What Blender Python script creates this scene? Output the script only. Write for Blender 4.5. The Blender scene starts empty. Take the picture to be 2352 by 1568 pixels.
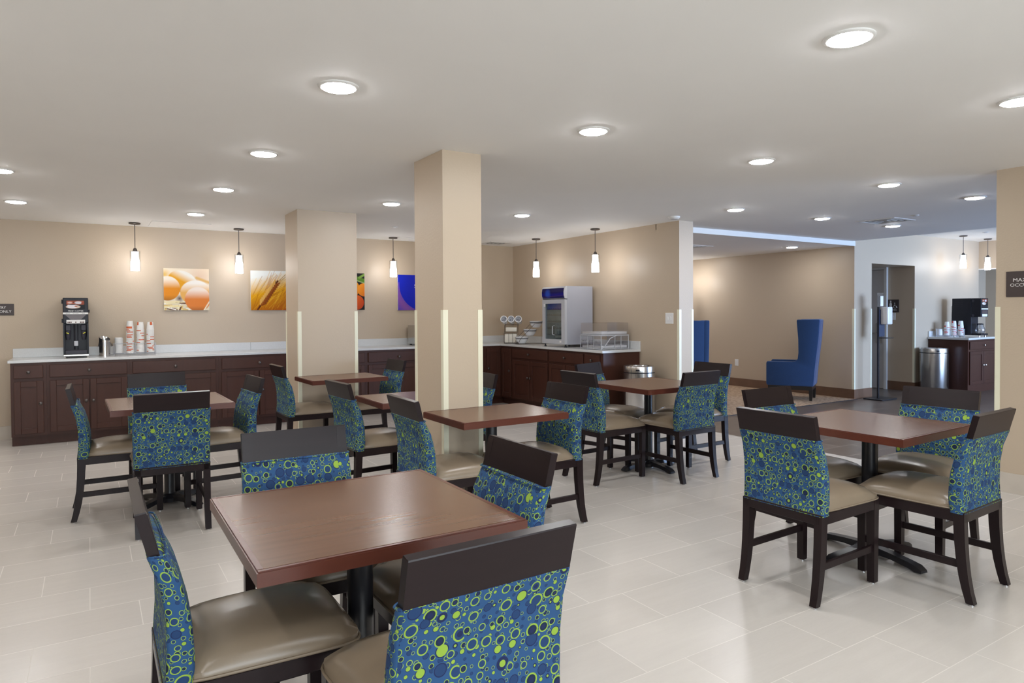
import bpy, bmesh, math, random
import numpy as np
from mathutils import Vector, Matrix

SC = bpy.context.scene
COL = SC.collection
random.seed(7)
PI = math.pi

# ------------------------------------------------------------------ camera
TH, PT, RO = math.radians(32.069), math.radians(-1.0096), math.radians(-0.3266)
FPX, W_PX = 1549.4, 2352.0
EYE = Vector((0, 0, 1.40))
_r = Vector((math.cos(TH), -math.sin(TH), 0)); _f = Vector((math.sin(TH), math.cos(TH), 0)); _u = Vector((0, 0, 1))
_f2 = _f * math.cos(PT) + _u * math.sin(PT); _u2 = -_f * math.sin(PT) + _u * math.cos(PT)
_r3 = _r * math.cos(RO) + _u2 * math.sin(RO); _u3 = -_r * math.sin(RO) + _u2 * math.cos(RO)
cam_d = bpy.data.cameras.new('camera'); cam = bpy.data.objects.new('camera', cam_d); COL.objects.link(cam)
cam.matrix_world = Matrix(((_r3.x, _u3.x, -_f2.x, EYE.x), (_r3.y, _u3.y, -_f2.y, EYE.y), (_r3.z, _u3.z, -_f2.z, EYE.z), (0, 0, 0, 1)))
cam_d.sensor_fit = 'HORIZONTAL'; cam_d.sensor_width = 36.0; cam_d.lens = 36.0 * FPX / W_PX
cam_d.shift_y = -41.1 / W_PX; cam_d.clip_start = 0.05; cam_d.clip_end = 100
SC.camera = cam

# ------------------------------------------------------------------ world, exposure, daylight
wd = bpy.data.worlds.new('world'); SC.world = wd; wd.use_nodes = True
bg = wd.node_tree.nodes['Background']; bg.inputs[0].default_value = (0.72, 0.84, 1.0, 1); bg.inputs[1].default_value = 0.6
vs = SC.view_settings
SC.display_settings.display_device = 'sRGB'
vs.view_transform = 'Standard'; vs.look = 'None'; vs.gamma = 1.0; vs.use_curve_mapping = False
vs.exposure = 0.08
cy = SC.cycles
cy.use_denoising = True; cy.max_bounces = 8; cy.diffuse_bounces = 5; cy.glossy_bounces = 4; cy.transmission_bounces = 6
cy.transparent_max_bounces = 12; cy.caustics_reflective = False; cy.caustics_refractive = False; cy.sample_clamp_indirect = 8.0

LAMP = 130.0          # recessed downlight lens radiance
LAMP_COL = (0.99, 0.99, 0.995)
PEND = 24.0          # pendant glass radiance


def daylight(name, loc, rot, sx, sy, power, color):
    d = bpy.data.lights.new(name, 'AREA'); d.shape = 'RECTANGLE'; d.size = sx; d.size_y = sy; d.energy = power; d.color = color
    o = bpy.data.objects.new(name, d); COL.objects.link(o); o.location = loc; o.rotation_euler = rot
    return o


# windows of the wall behind the viewer and of the lobby's street side (daylight comes in through the openings built below)
daylight('daylight_dining', (1.2, -3.75, 1.55), (PI / 2, 0, 0), 5.6, 1.5, 330, (0.84, 0.93, 1.0))
daylight('daylight_lobby', (13.0, -2.75, 1.45), (PI / 2, 0, 0), 5.2, 2.2, 1100, (0.53, 0.75, 1.17))

# ------------------------------------------------------------------ materials
MATS = {}


def mat(name, col, rough=0.5, metal=0.0, spec=0.5, noise=0.0, nscale=20.0, bump=0.0, bscale=200.0, coat=0.0, sheen=0.0):
    if name in MATS: return MATS[name]
    m = bpy.data.materials.new(name); m.use_nodes = True; nt = m.node_tree; b = nt.nodes['Principled BSDF']
    b.inputs['Base Color'].default_value = (*col, 1); b.inputs['Roughness'].default_value = rough
    b.inputs['Metallic'].default_value = metal; b.inputs['Specular IOR Level'].default_value = spec
    if coat: b.inputs['Coat Weight'].default_value = coat; b.inputs['Coat Roughness'].default_value = 0.15
    if sheen: b.inputs['Sheen Weight'].default_value = sheen
    if noise or bump:
        tc = nt.nodes.new('ShaderNodeTexCoord')
    if noise:
        n = nt.nodes.new('ShaderNodeTexNoise'); n.inputs['Scale'].default_value = nscale; n.inputs['Detail'].default_value = 3
        nt.links.new(tc.outputs['Object'], n.inputs['Vector'])
        mx = nt.nodes.new('ShaderNodeMix'); mx.data_type = 'RGBA'
        mx.inputs[6].default_value = (*[c * (1 - noise) for c in col], 1); mx.inputs[7].default_value = (*[min(1, c * (1 + noise)) for c in col], 1)
        nt.links.new(n.outputs['Fac'], mx.inputs[0]); nt.links.new(mx.outputs[2], b.inputs['Base Color'])
    if bump:
        n2 = nt.nodes.new('ShaderNodeTexNoise'); n2.inputs['Scale'].default_value = bscale; n2.inputs['Detail'].default_value = 2
        nt.links.new(tc.outputs['Object'], n2.inputs['Vector'])
        bp = nt.nodes.new('ShaderNodeBump'); bp.inputs['Strength'].default_value = bump; bp.inputs['Distance'].default_value = 0.004
        nt.links.new(n2.outputs['Fac'], bp.inputs['Height']); nt.links.new(bp.outputs['Normal'], b.inputs['Normal'])
    MATS[name] = m
    return m


def emit(name, col, strength):
    if name in MATS: return MATS[name]
    m = bpy.data.materials.new(name); m.use_nodes = True; nt = m.node_tree
    b = nt.nodes['Principled BSDF']; b.inputs['Base Color'].default_value = (0.9, 0.9, 0.9, 1)
    b.inputs['Emission Color'].default_value = (*col, 1); b.inputs['Emission Strength'].default_value = strength
    MATS[name] = m
    return m


def glass(name, tint=(1, 1, 1), gloss=0.12, rough=0.03):
    if name in MATS: return MATS[name]
    m = bpy.data.materials.new(name); m.use_nodes = True; nt = m.node_tree; nt.nodes.clear()
    o = nt.nodes.new('ShaderNodeOutputMaterial'); t = nt.nodes.new('ShaderNodeBsdfTransparent'); t.inputs[0].default_value = (*tint, 1)
    g = nt.nodes.new('ShaderNodeBsdfGlossy'); g.inputs['Roughness'].default_value = rough
    lw = nt.nodes.new('ShaderNodeLayerWeight'); lw.inputs[0].default_value = 0.25
    mm = nt.nodes.new('ShaderNodeMath'); mm.operation = 'MULTIPLY_ADD'; mm.inputs[1].default_value = 0.4; mm.inputs[2].default_value = gloss
    nt.links.new(lw.outputs['Fresnel'], mm.inputs[0])
    mx = nt.nodes.new('ShaderNodeMixShader'); nt.links.new(mm.outputs[0], mx.inputs[0])
    nt.links.new(t.outputs[0], mx.inputs[1]); nt.links.new(g.outputs[0], mx.inputs[2]); nt.links.new(mx.outputs[0], o.inputs[0])
    MATS[name] = m
    return m


class NT:
    """small node-building helper"""
    def __init__(s, name):
        s.m = bpy.data.materials.new(name); s.m.use_nodes = True; s.nt = s.m.node_tree; s.b = s.nt.nodes['Principled BSDF']; MATS[name] = s.m

    def put(s, inp, v):
        if v is None: return
        if isinstance(v, bpy.types.NodeSocket): s.nt.links.new(v, inp)
        else: inp.default_value = v

    def math(s, op, a, b=None, c=None, clamp=False):
        n = s.nt.nodes.new('ShaderNodeMath'); n.operation = op; n.use_clamp = clamp
        for i, v in enumerate((a, b, c)): s.put(n.inputs[i], v) if v is not None else None
        return n.outputs[0]

    def mix(s, f, a, b):
        n = s.nt.nodes.new('ShaderNodeMix'); n.data_type = 'RGBA'
        s.put(n.inputs[0], f)
        for i, v in ((6, a), (7, b)): s.put(n.inputs[i], (*v, 1) if isinstance(v, tuple) else v)
        return n.outputs[2]

    def coord(s, kind='Object'):
        return s.nt.nodes.new('ShaderNodeTexCoord').outputs[kind]

    def sep(s, v):
        n = s.nt.nodes.new('ShaderNodeSeparateXYZ'); s.nt.links.new(v, n.inputs[0]); return n.outputs

    def comb(s, x, y, z=0.0):
        n = s.nt.nodes.new('ShaderNodeCombineXYZ')
        for i, v in enumerate((x, y, z)): s.put(n.inputs[i], v)
        return n.outputs[0]

    def noise(s, v, scale, detail=2.0, rough=0.5):
        n = s.nt.nodes.new('ShaderNodeTexNoise'); s.nt.links.new(v, n.inputs['Vector'])
        n.inputs['Scale'].default_value = scale; n.inputs['Detail'].default_value = detail; n.inputs['Roughness'].default_value = rough
        return n.outputs['Fac']

    def vmul(s, v, k):
        n = s.nt.nodes.new('ShaderNodeVectorMath'); n.operation = 'MULTIPLY'; s.nt.links.new(v, n.inputs[0]); n.inputs[1].default_value = k
        return n.outputs[0]

    def white(s, v):
        n = s.nt.nodes.new('ShaderNodeTexWhiteNoise'); n.noise_dimensions = '2D'; s.nt.links.new(v, n.inputs['Vector']); return n.outputs['Value']

    def bump(s, h, strength, dist=0.002):
        n = s.nt.nodes.new('ShaderNodeBump'); n.inputs['Strength'].default_value = strength; n.inputs['Distance'].default_value = dist
        s.nt.links.new(h, n.inputs['Height']); s.nt.links.new(n.outputs[0], s.b.inputs['Normal'])


def tile_material(name, c1, c2, grout, rough, streak, spec=0.5):
    """plank tiles 0.61 x 0.305 m laid along X, every row shifted by a third"""
    t = NT(name); x, y, z = t.sep(t.coord())
    row = t.math('DIVIDE', t.math('SUBTRACT', y, 3.14), 0.305)
    n = t.math('FLOOR', row); fy = t.math('FRACT', row)
    col = t.math('DIVIDE', t.math('ADD', t.math('MULTIPLY_ADD', n, 0.2033, x), 0.22), 0.61)
    cn = t.math('FLOOR', col); fx = t.math('FRACT', col)
    g = 0.0018
    ey = t.math('MINIMUM', fy, t.math('SUBTRACT', 1.0, fy)); ex = t.math('MINIMUM', fx, t.math('SUBTRACT', 1.0, fx))
    gm = t.math('MAXIMUM', t.math('LESS_THAN', ey, g / 0.305), t.math('LESS_THAN', ex, g / 0.61))
    rnd = t.white(t.comb(cn, n))
    st = t.noise(t.vmul(t.coord(), (2.2, 26.0, 1.0)), 1.0, 4.0, 0.6)
    fine = t.noise(t.vmul(t.coord(), (30.0, 160.0, 1.0)), 1.0, 2.0)
    f = t.math('ADD', t.math('MULTIPLY', rnd, 0.35), t.math('ADD', t.math('MULTIPLY', st, streak), t.math('MULTIPLY', fine, 0.25)), clamp=True)
    base = t.mix(f, c1, c2)
    t.put(t.b.inputs['Base Color'], t.mix(gm, base, grout))
    t.put(t.b.inputs['Roughness'], t.math('MULTIPLY_ADD', gm, 0.3, rough)); t.b.inputs['Specular IOR Level'].default_value = spec
    t.bump(t.math('SUBTRACT', 1.0, gm), 0.25, 0.001)
    return t.m


M_TILE = tile_material('beige_plank_tile', (0.515, 0.475, 0.435), (0.64, 0.60, 0.555), (0.63, 0.59, 0.54), 0.27, 0.5)
M_DTILE = tile_material('dark_brown_plank_tile', (0.075, 0.055, 0.045), (0.155, 0.12, 0.10), (0.42, 0.36, 0.31), 0.30, 0.6)
M_WALL = mat('tan_wall_paint', (0.525, 0.425, 0.318), 0.42, bump=0.22, bscale=70, spec=0.4)
M_CEIL = mat('white_ceiling_paint', (0.90, 0.895, 0.88), 0.75, noise=0.02, nscale=2)
M_WHITE = mat('white_trim_paint', (0.78, 0.77, 0.75), 0.45, noise=0.02, nscale=8)
M_GUARD = mat('cream_vinyl_guard', (0.80, 0.77, 0.60), 0.35, noise=0.02, nscale=5)
M_BASEL = mat('beige_base_tile', (0.55, 0.49, 0.42), 0.3, noise=0.10, nscale=7)
M_BASED = mat('brown_base_tile', (0.16, 0.085, 0.05), 0.35, noise=0.25, nscale=6)
M_QUARTZ = mat('white_quartz', (0.64, 0.645, 0.645), 0.2, noise=0.10, nscale=160)
M_STEEL = mat('brushed_steel', (0.62, 0.61, 0.60), 0.22, 1.0, noise=0.08, nscale=3)
M_CHROME = mat('chrome', (0.72, 0.72, 0.74), 0.12, 1.0, noise=0.02, nscale=4)
M_NICKEL = mat('dark_nickel', (0.13, 0.115, 0.11), 0.38, 1.0, noise=0.1, nscale=30)
M_BLACK = mat('black_metal', (0.012, 0.012, 0.016), 0.32, 0.0, noise=0.2, nscale=20)
M_BPLAS = mat('black_plastic', (0.013, 0.013, 0.019), 0.38, spec=0.3, noise=0.15, nscale=30)
M_GPLAS = mat('dark_grey_plastic', (0.045, 0.042, 0.055), 0.4, spec=0.3, noise=0.1, nscale=20)
M_WPLAS = mat('white_plastic', (0.80, 0.80, 0.80), 0.35, noise=0.02, nscale=10)
M_PAPER = mat('white_paper', (0.84, 0.83, 0.81), 0.6, noise=0.02, nscale=40)
M_CERAM = mat('white_glazed_ceramic', (0.80, 0.81, 0.84), 0.15, noise=0.02, nscale=6)
M_SIGN = mat('dark_brown_sign', (0.052, 0.036, 0.034), 0.45, noise=0.06, nscale=30)
M_LETTER = mat('white_lettering', (0.80, 0.78, 0.75), 0.5, noise=0.02, nscale=30)
M_INK = mat('dark_ink', (0.04, 0.03, 0.03), 0.6, noise=0.02, nscale=30)
M_LEATH = mat('taupe_vinyl', (0.235, 0.182, 0.128), 0.27, noise=0.05, nscale=9, bump=0.06, bscale=420)
M_BLUE = mat('royal_blue_upholstery', (0.010, 0.047, 0.155), 0.85, noise=0.22, nscale=120, bump=0.15, bscale=500, sheen=0.25)
M_LEGBK = mat('black_wood', (0.012, 0.010, 0.010), 0.35, noise=0.2, nscale=12)
M_FRIDGE = mat('grey_enamel', (0.40, 0.41, 0.47), 0.35, noise=0.02, nscale=5)
M_GREYPL = mat('grey_frame_plastic', (0.50, 0.51, 0.55), 0.4, noise=0.02, nscale=5)
M_VINYL = mat('translucent_bag_plastic', (0.75, 0.75, 0.78), 0.25, noise=0.03, nscale=30)
M_ORANGE = mat('orange_print', (0.66, 0.13, 0.04), 0.6, noise=0.05, nscale=30)
M_RED = mat('red_print', (0.60, 0.05, 0.05), 0.6, noise=0.05, nscale=30)
M_YEL = mat('yellow_label', (0.75, 0.70, 0.03), 0.5, noise=0.03, nscale=30)
M_DOOR = mat('grey_white_door_paint', (0.62, 0.60, 0.60), 0.4, noise=0.02, nscale=6)
M_GLASS = glass('clear_glass', (0.97, 0.98, 0.98), 0.05)
M_ACRYL = glass('clear_acrylic', (0.93, 0.93, 0.96), 0.06)
M_CASE = glass('case_acrylic', (0.975, 0.975, 0.985), 0.025)
M_FGLASS = glass('fridge_door_glass', (0.80, 0.84, 0.85), 0.06)
M_LENS = emit('lit_lamp_lens', LAMP_COL, LAMP)
M_PEND = emit('lit_frosted_glass', (1.0, 0.97, 0.96), PEND)
M_CAB = None


def wood(name, c1, c2, axis, rough, coat=0.0, sx=3.0, sy=55.0, spec=0.5):
    t = NT(name); k = [sy, sy, sy]; k[axis] = sx
    v = t.vmul(t.coord(), tuple(k))
    n1 = t.noise(v, 1.0, 4.0, 0.6); n2 = t.noise(t.vmul(t.coord(), tuple(q * 0.22 for q in k)), 1.0, 2.0)
    f = t.math('ADD', t.math('MULTIPLY', n1, 0.6), t.math('MULTIPLY', n2, 0.5))
    f = t.math('MULTIPLY', t.math('SUBTRACT', f, 0.20), 1.30, clamp=True)
    t.put(t.b.inputs['Base Color'], t.mix(f, c1, c2)); t.b.inputs['Roughness'].default_value = rough
    t.b.inputs['Specular IOR Level'].default_value = spec
    if coat: t.b.inputs['Coat Weight'].default_value = coat; t.b.inputs['Coat Roughness'].default_value = 0.1
    return t.m


M_CAB = wood('dark_cherry_cabinet', (0.052, 0.019, 0.013), (0.070, 0.027, 0.018), 2, 0.38, sy=40, spec=0.3)
M_TABLE = wood('walnut_laminate', (0.098, 0.045, 0.023), (0.165, 0.080, 0.043), 0, 0.25, sx=1.0, sy=34, spec=0.38)
M_EDGE = wood('mahogany_edge', (0.075, 0.019, 0.011), (0.120, 0.033, 0.019), 0, 0.30, sy=20)
M_ESPR = wood('espresso_wood', (0.011, 0.0065, 0.0075), (0.021, 0.0125, 0.0135), 1, 0.29, sy=30, spec=0.22)
M_ESPRL = wood('espresso_leg_wood', (0.011, 0.0065, 0.0075), (0.021, 0.0125, 0.0135), 2, 0.29, sy=30, spec=0.22)


def fabric_material():
    t = NT('circle_pattern_fabric')
    uv = t.coord('UV')
    GREEN = (0.255, 0.395, 0.05); NAVY = (0.012, 0.020, 0.075); BLUE = (0.024, 0.076, 0.185); MID = (0.016, 0.045, 0.125); INK = (0.009, 0.020, 0.048)

    def layer(scale, rmax, rmin, offs, rand):
        n = t.nt.nodes.new('ShaderNodeTexVoronoi'); n.voronoi_dimensions = '2D'; n.feature = 'F1'
        add = t.nt.nodes.new('ShaderNodeVectorMath'); add.operation = 'ADD'; t.nt.links.new(uv, add.inputs[0]); add.inputs[1].default_value = (offs, offs * 0.7, 0)
        t.nt.links.new(add.outputs[0], n.inputs['Vector']); n.inputs['Scale'].default_value = scale; n.inputs['Randomness'].default_value = rand
        c = t.nt.nodes.new('ShaderNodeSeparateColor'); t.nt.links.new(n.outputs['Color'], c.inputs[0])
        r = t.math('MULTIPLY_ADD', t.math('POWER', c.outputs[0], 1.5), rmax - rmin, rmin)
        return t.math('DIVIDE', n.outputs['Distance'], r), c.outputs[1], c.outputs[2]

    def paint(under, L):
        d, g, h = L
        def lt(a): return t.math('LESS_THAN', d, a)
        def inr(s_, a, b): return t.math('MULTIPLY', t.math('GREATER_THAN', s_, a), t.math('LESS_THAN', s_, b))
        A = inr(g, -1.0, 0.62); B = inr(g, 0.62, 0.82); Cc = inr(g, 0.82, 0.94); D = inr(g, 0.94, 2.0)
        out = under
        # ringed circles: green ring, blue or navy middle
        out = t.mix(t.math('MULTIPLY', A, lt(1.0)), out, GREEN)
        mid = t.mix(t.math('LESS_THAN', h, 0.65), INK, MID)
        out = t.mix(t.math('MULTIPLY', A, lt(0.76)), out, mid)
        out = t.mix(t.math('MULTIPLY', t.math('MULTIPLY', A, lt(0.42)), t.math('GREATER_THAN', h, 0.6)), out, NAVY)
        # plain navy circles
        out = t.mix(t.math('MULTIPLY', B, lt(1.0)), out, NAVY)
        out = t.mix(t.math('MULTIPLY', B, lt(0.84)), out, MID)
        # solid green spots with a dark rim
        out = t.mix(t.math('MULTIPLY', Cc, lt(1.0)), out, NAVY)
        out = t.mix(t.math('MULTIPLY', Cc, lt(0.84)), out, GREEN)
        # navy circles with a green heart
        out = t.mix(t.math('MULTIPLY', D, lt(1.0)), out, NAVY)
        out = t.mix(t.math('MULTIPLY', D, lt(0.5)), out, GREEN)
        return out
    c = BLUE
    c = paint(c, layer(54.0, 0.42, 0.22, 3.3, 0.75))
    big = layer(25.0, 0.46, 0.22, 0.0, 0.7)
    halo = t.math('LESS_THAN', big[0], 1.12)
    c = t.mix(halo, c, BLUE)
    c = paint(c, big)
    t.put(t.b.inputs['Base Color'], c); t.b.inputs['Roughness'].default_value = 0.8; t.b.inputs['Specular IOR Level'].default_value = 0.25
    w = t.noise(uv, 900.0, 1.0); t.bump(w, 0.12, 0.0008)
    return t.m


M_FAB = fabric_material()


def carpet_material():
    t = NT('woven_carpet'); x, y, z = t.sep(t.coord())
    n = t.noise(t.vmul(t.coord(), (14.0, 40.0, 1.0)), 1.0, 3.0); w = t.noise(t.coord(), 260.0, 1.0)
    f = t.math('MULTIPLY', t.math('SUBTRACT', t.math('MULTIPLY_ADD', w, 0.3, n), 0.45), 4.0, clamp=True)
    t.put(t.b.inputs['Base Color'], t.mix(f, (0.20, 0.115, 0.065), (0.50, 0.35, 0.23))); t.b.inputs['Roughness'].default_value = 0.95
    t.bump(w, 0.4, 0.003)
    return t.m


M_CARPET = carpet_material()


def paint_material(name, rough=0.35):
    """printed picture: colour read from the mesh's own colour attribute"""
    m = bpy.data.materials.new(name); m.use_nodes = True; nt = m.node_tree
    a = nt.nodes.new('ShaderNodeAttribute'); a.attribute_name = 'Print'
    b = nt.nodes['Principled BSDF']; nt.links.new(a.outputs['Color'], b.inputs['Base Color']); b.inputs['Roughness'].default_value = rough; b.inputs['Specular IOR Level'].default_value = 0.2
    MATS[name] = m
    return m


M_PRINT = paint_material('printed_picture')

# ------------------------------------------------------------------ mesh helpers


def new(): return bmesh.new()


def add_box(bm, x0, x1, y0, y1, z0, z1, bev=0.0, seg=2, M=None):
    x0, x1 = min(x0, x1), max(x0, x1); y0, y1 = min(y0, y1), max(y0, y1); z0, z1 = min(z0, z1), max(z0, z1)
    b = bm if (not bev) else bmesh.new()
    v = [b.verts.new(p) for p in ((x0, y0, z0), (x1, y0, z0), (x1, y1, z0), (x0, y1, z0), (x0, y0, z1), (x1, y0, z1), (x1, y1, z1), (x0, y1, z1))]
    for f in ((0, 3, 2, 1), (4, 5, 6, 7), (0, 1, 5, 4), (1, 2, 6, 5), (2, 3, 7, 6), (3, 0, 4, 7)): b.faces.new([v[i] for i in f])
    if bev:
        bmesh.ops.bevel(b, geom=list(b.edges), offset=bev, segments=seg, affect='EDGES', profile=0.5)
        merge(bm, b, M)
    elif M is not None:
        for q in v: q.co = M @ q.co


def merge(bm, b, M=None):
    me = bpy.data.meshes.new('t')
    b.to_mesh(me); b.free()
    if M is not None: me.transform(M)
    bm.from_mesh(me); bpy.data.meshes.remove(me)


def add_lathe(bm, prof, cx=0, cy=0, cz=0, n=24, cap=True, M=None):
    rings = []
    for r, z in prof:
        ring = []
        for i in range(n):
            a = 2 * PI * i / n; p = Vector((cx + r * math.cos(a), cy + r * math.sin(a), cz + z))
            ring.append(bm.verts.new(M @ p if M is not None else p))
        rings.append(ring)
    for a, b in zip(rings[:-1], rings[1:]):
        for i in range(n): bm.faces.new((a[i], a[(i + 1) % n], b[(i + 1) % n], b[i]))
    if cap:
        bm.faces.new(list(reversed(rings[0]))); bm.faces.new(rings[-1])


def add_cyl(bm, p0, p1, r0, r1=None, n=14):
    p0, p1 = Vector(p0), Vector(p1); r1 = r0 if r1 is None else r1
    d = (p1 - p0); L = d.length; M = Matrix.Translation(p0) @ d.to_track_quat('Z', 'Y').to_matrix().to_4x4()
    add_lathe(bm, [(r0, 0), (r1, L)], n=n, M=M)


def add_tube(bm, pts, r, n=8, closed=False):
    pts = [Vector(p) for p in pts]; rings = []; k = len(pts)
    up = Vector((0, 0, 1))
    for i, p in enumerate(pts):
        a = pts[(i - 1) % k] if (closed or i > 0) else p; b = pts[(i + 1) % k] if (closed or i < k - 1) else p
        t = (b - a).normalized(); ref = up if abs(t.z) < 0.95 else Vector((1, 0, 0))
        s = t.cross(ref).normalized(); q = s.cross(t).normalized()
        rr = r[i] if isinstance(r, (list, tuple)) else r
        rings.append([bm.verts.new(p + (s * math.cos(2 * PI * j / n) + q * math.sin(2 * PI * j / n)) * rr) for j in range(n)])
    m = k if closed else k - 1
    for i in range(m):
        a, b = rings[i], rings[(i + 1) % k]
        for j in range(n): bm.faces.new((a[j], a[(j + 1) % n], b[(j + 1) % n], b[j]))
    if not closed:
        bm.faces.new(list(reversed(rings[0]))); bm.faces.new(rings[-1])


def add_loft(bm, secs, cap=True):
    """secs: list of equal-length closed loops of points"""
    rings = [[bm.verts.new(p) for p in s] for s in secs]; n = len(rings[0])
    for a, b in zip(rings[:-1], rings[1:]):
        for i in range(n): bm.faces.new((a[i], a[(i + 1) % n], b[(i + 1) % n], b[i]))
    if cap: bm.faces.new(list(reversed(rings[0]))); bm.faces.new(rings[-1])
    return rings


def add_prism(bm, outline, lo, hi, axis='z', bev=0.0, seg=2):
    """extrude a 2-D outline along an axis: z -> (x,y), x -> (y,z), y -> (x,z)"""
    def P(a, b, c): return {'z': (a, b, c), 'x': (c, a, b), 'y': (a, c, b)}[axis]
    b = bmesh.new()
    v0 = [b.verts.new(P(*q, lo)) for q in outline]; v1 = [b.verts.new(P(*q, hi)) for q in outline]; n = len(outline)
    for i in range(n): b.faces.new((v0[i], v0[(i + 1) % n], v1[(i + 1) % n], v1[i]))
    b.faces.new(list(reversed(v0))); b.faces.new(v1)
    bmesh.ops.recalc_face_normals(b, faces=list(b.faces))
    if bev: bmesh.ops.bevel(b, geom=[e for e in b.edges if e.calc_face_angle(0) > 0.35], offset=bev, segments=seg, affect='EDGES', profile=0.5)
    merge(bm, b)


def obj(name, bm, m, parent=None, smooth=None, loc=None, rotz=0.0):
    bmesh.ops.recalc_face_normals(bm, faces=list(bm.faces))
    me = bpy.data.meshes.new(name); bm.to_mesh(me); bm.free()
    ms = m if isinstance(m, (list, tuple)) else [m]
    for q in ms: me.materials.append(q)
    if smooth is not None:
        me.polygons.foreach_set('use_smooth', [True] * len(me.polygons))
        try: me.set_sharp_from_angle(angle=math.radians(smooth))
        except Exception: pass
    o = bpy.data.objects.new(name, me); COL.objects.link(o)
    if loc is not None: o.location = loc
    if rotz: o.rotation_euler = (0, 0, rotz)
    if parent is not None: o.parent = parent
    return o


def tag(o, label, cat, group=None):
    o['label'] = label; o['category'] = cat
    if group: o['group'] = group
    return o


def thing(name, label, cat, loc=(0, 0, 0), rotz=0.0, group=None):
    o = bpy.data.objects.new(name, None); COL.objects.link(o); o.location = loc; o.rotation_euler = (0, 0, rotz)
    o.empty_display_size = 0.1
    return tag(o, label, cat, group)


def struct(name, bm, m, parent=None, smooth=None):
    o = obj(name, bm, m, parent, smooth)
    if parent is None: o['kind'] = 'structure'
    return o


def dup(root, loc, rotz, label, group=None):
    r = root.copy(); COL.objects.link(r); r.location = loc; r.rotation_euler = (0, 0, rotz); r['label'] = label
    if group: r['group'] = group
    for ch in list(root.children):
        c = ch.copy(); COL.objects.link(c); c.parent = r
        for g in list(ch.children):
            d = g.copy(); COL.objects.link(d); d.parent = c
    return r


def text_mesh(name, s, size, m, parent, mat4, align='CENTER', depth=0.0008, width=None):
    cu = bpy.data.curves.new(name, 'FONT'); cu.body = s; cu.size = size; cu.align_x = align; cu.align_y = 'CENTER'; cu.extrude = depth; cu.resolution_u = 2
    t = bpy.data.objects.new(name, cu); COL.objects.link(t); bpy.context.view_layer.update()
    me = bpy.data.meshes.new_from_object(t.evaluated_get(bpy.context.evaluated_depsgraph_get()))
    bpy.data.objects.remove(t); bpy.data.curves.remove(cu)
    if width:
        xs = [v.co.x for v in me.vertices]; w = max(xs) - min(xs)
        me.transform(Matrix.Diagonal((width / w, 1, 1, 1)))
    me.transform(mat4); me.materials.clear(); me.materials.append(m)
    o = bpy.data.objects.new(name, me); COL.objects.link(o); o.parent = parent
    return o


def face_mat(origin, right, up):
    r, u = Vector(right).normalized(), Vector(up).normalized(); n = r.cross(u)
    return Matrix(((r.x, u.x, n.x, origin[0]), (r.y, u.y, n.y, origin[1]), (r.z, u.z, n.z, origin[2]), (0, 0, 0, 1)))


def print_mesh(name, img, w, h, parent, mat4):
    """flat printed sheet: img is rows x cols x 3, linear colour, row 0 at the top"""
    R, Cn = img.shape[:2]
    xs = np.linspace(-w / 2, w / 2, Cn); ys = np.linspace(h / 2, -h / 2, R)
    V = np.zeros((R * Cn, 3)); V[:, 0] = np.tile(xs, R); V[:, 1] = np.repeat(ys, Cn)
    i = np.arange(R * Cn).reshape(R, Cn)
    F = np.stack([i[:-1, :-1], i[1:, :-1], i[1:, 1:], i[:-1, 1:]], -1).reshape(-1, 4)
    me = bpy.data.meshes.new(name); me.from_pydata(V.tolist(), [], F.tolist())
    at = me.attributes.new('Print', 'FLOAT_COLOR', 'POINT')
    c = np.ones((R * Cn, 4), dtype=np.float32); c[:, :3] = np.clip(img.reshape(-1, 3), 0, 1) ** 1.25 * 0.88; at.data.foreach_set('color', c.ravel())
    me.transform(mat4); me.materials.append(M_PRINT)
    o = bpy.data.objects.new(name, me); COL.objects.link(o); o.parent = parent
    return o


def s2l(c):
    c = np.asarray(c, float) / 255.0
    return np.where(c <= 0.04045, c / 12.92, ((c + 0.055) / 1.055) ** 2.4)


# ------------------------------------------------------------------ the setting
YB, XA, ZC = 9.40, 5.913, 2.465
XE = 6.145            # far side of the alcove wall
XL, YL = 10.15, 6.105  # lounge wall, lobby wall

bm = new(); add_box(bm, -3.6, 6.10, -3.6, YB + 0.1, -0.05, 0.0); struct('floor', bm, M_TILE)
bm = new(); add_box(bm, 6.10, 16.0, -3.0, 6.06, -0.05, 0.0); add_box(bm, XL, 16.0, 6.06, 9.0, -0.05, 0.0); struct('floor_corridor', bm, M_DTILE)
bm = new(); add_box(bm, 6.10, XL, 6.06, 12.1, -0.05, 0.004); struct('floor_lounge', bm, M_CARPET)
bm = new(); add_box(bm, 6.10, XL, 6.045, 6.06, -0.05, 0.006); struct('trim_1', bm, M_BPLAS)

bm = new(); add_box(bm, -3.6, 10.07, -3.6, 6.10, ZC, ZC + 0.3); add_box(bm, -3.6, XE, 6.10, YB + 0.1, ZC, ZC + 0.3); struct('ceiling', bm, M_CEIL)
bm = new(); add_box(bm, XE, XL, 6.10, 12.1, 2.40, 2.70); struct('ceiling_lounge', bm, M_CEIL)
bm = new(); add_box(bm, 10.07, 16.0, -3.0, YL, 2.665, 2.80); add_box(bm, 14.2, 16.0, YL, 9.0, 2.665, 2.8); struct('ceiling_lobby', bm, M_CEIL)

bm = new(); add_box(bm, -3.6, XE, YB, YB + 0.15, 0, ZC); struct('wall_back', bm, M_WALL)
bm = new(); add_box(bm, XA, XE, 5.71, YB, 0, ZC); struct('wall_alcove', bm, M_WALL)
bm = new(); add_box(bm, 5.93, 6.16, -3.6, 2.43, 0, ZC); struct('wall_right', bm, M_WALL)
bm = new(); add_box(bm, -3.75, -3.6, -3.6, YB + 0.15, 0, ZC); struct('wall_left', bm, M_WALL)
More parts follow.
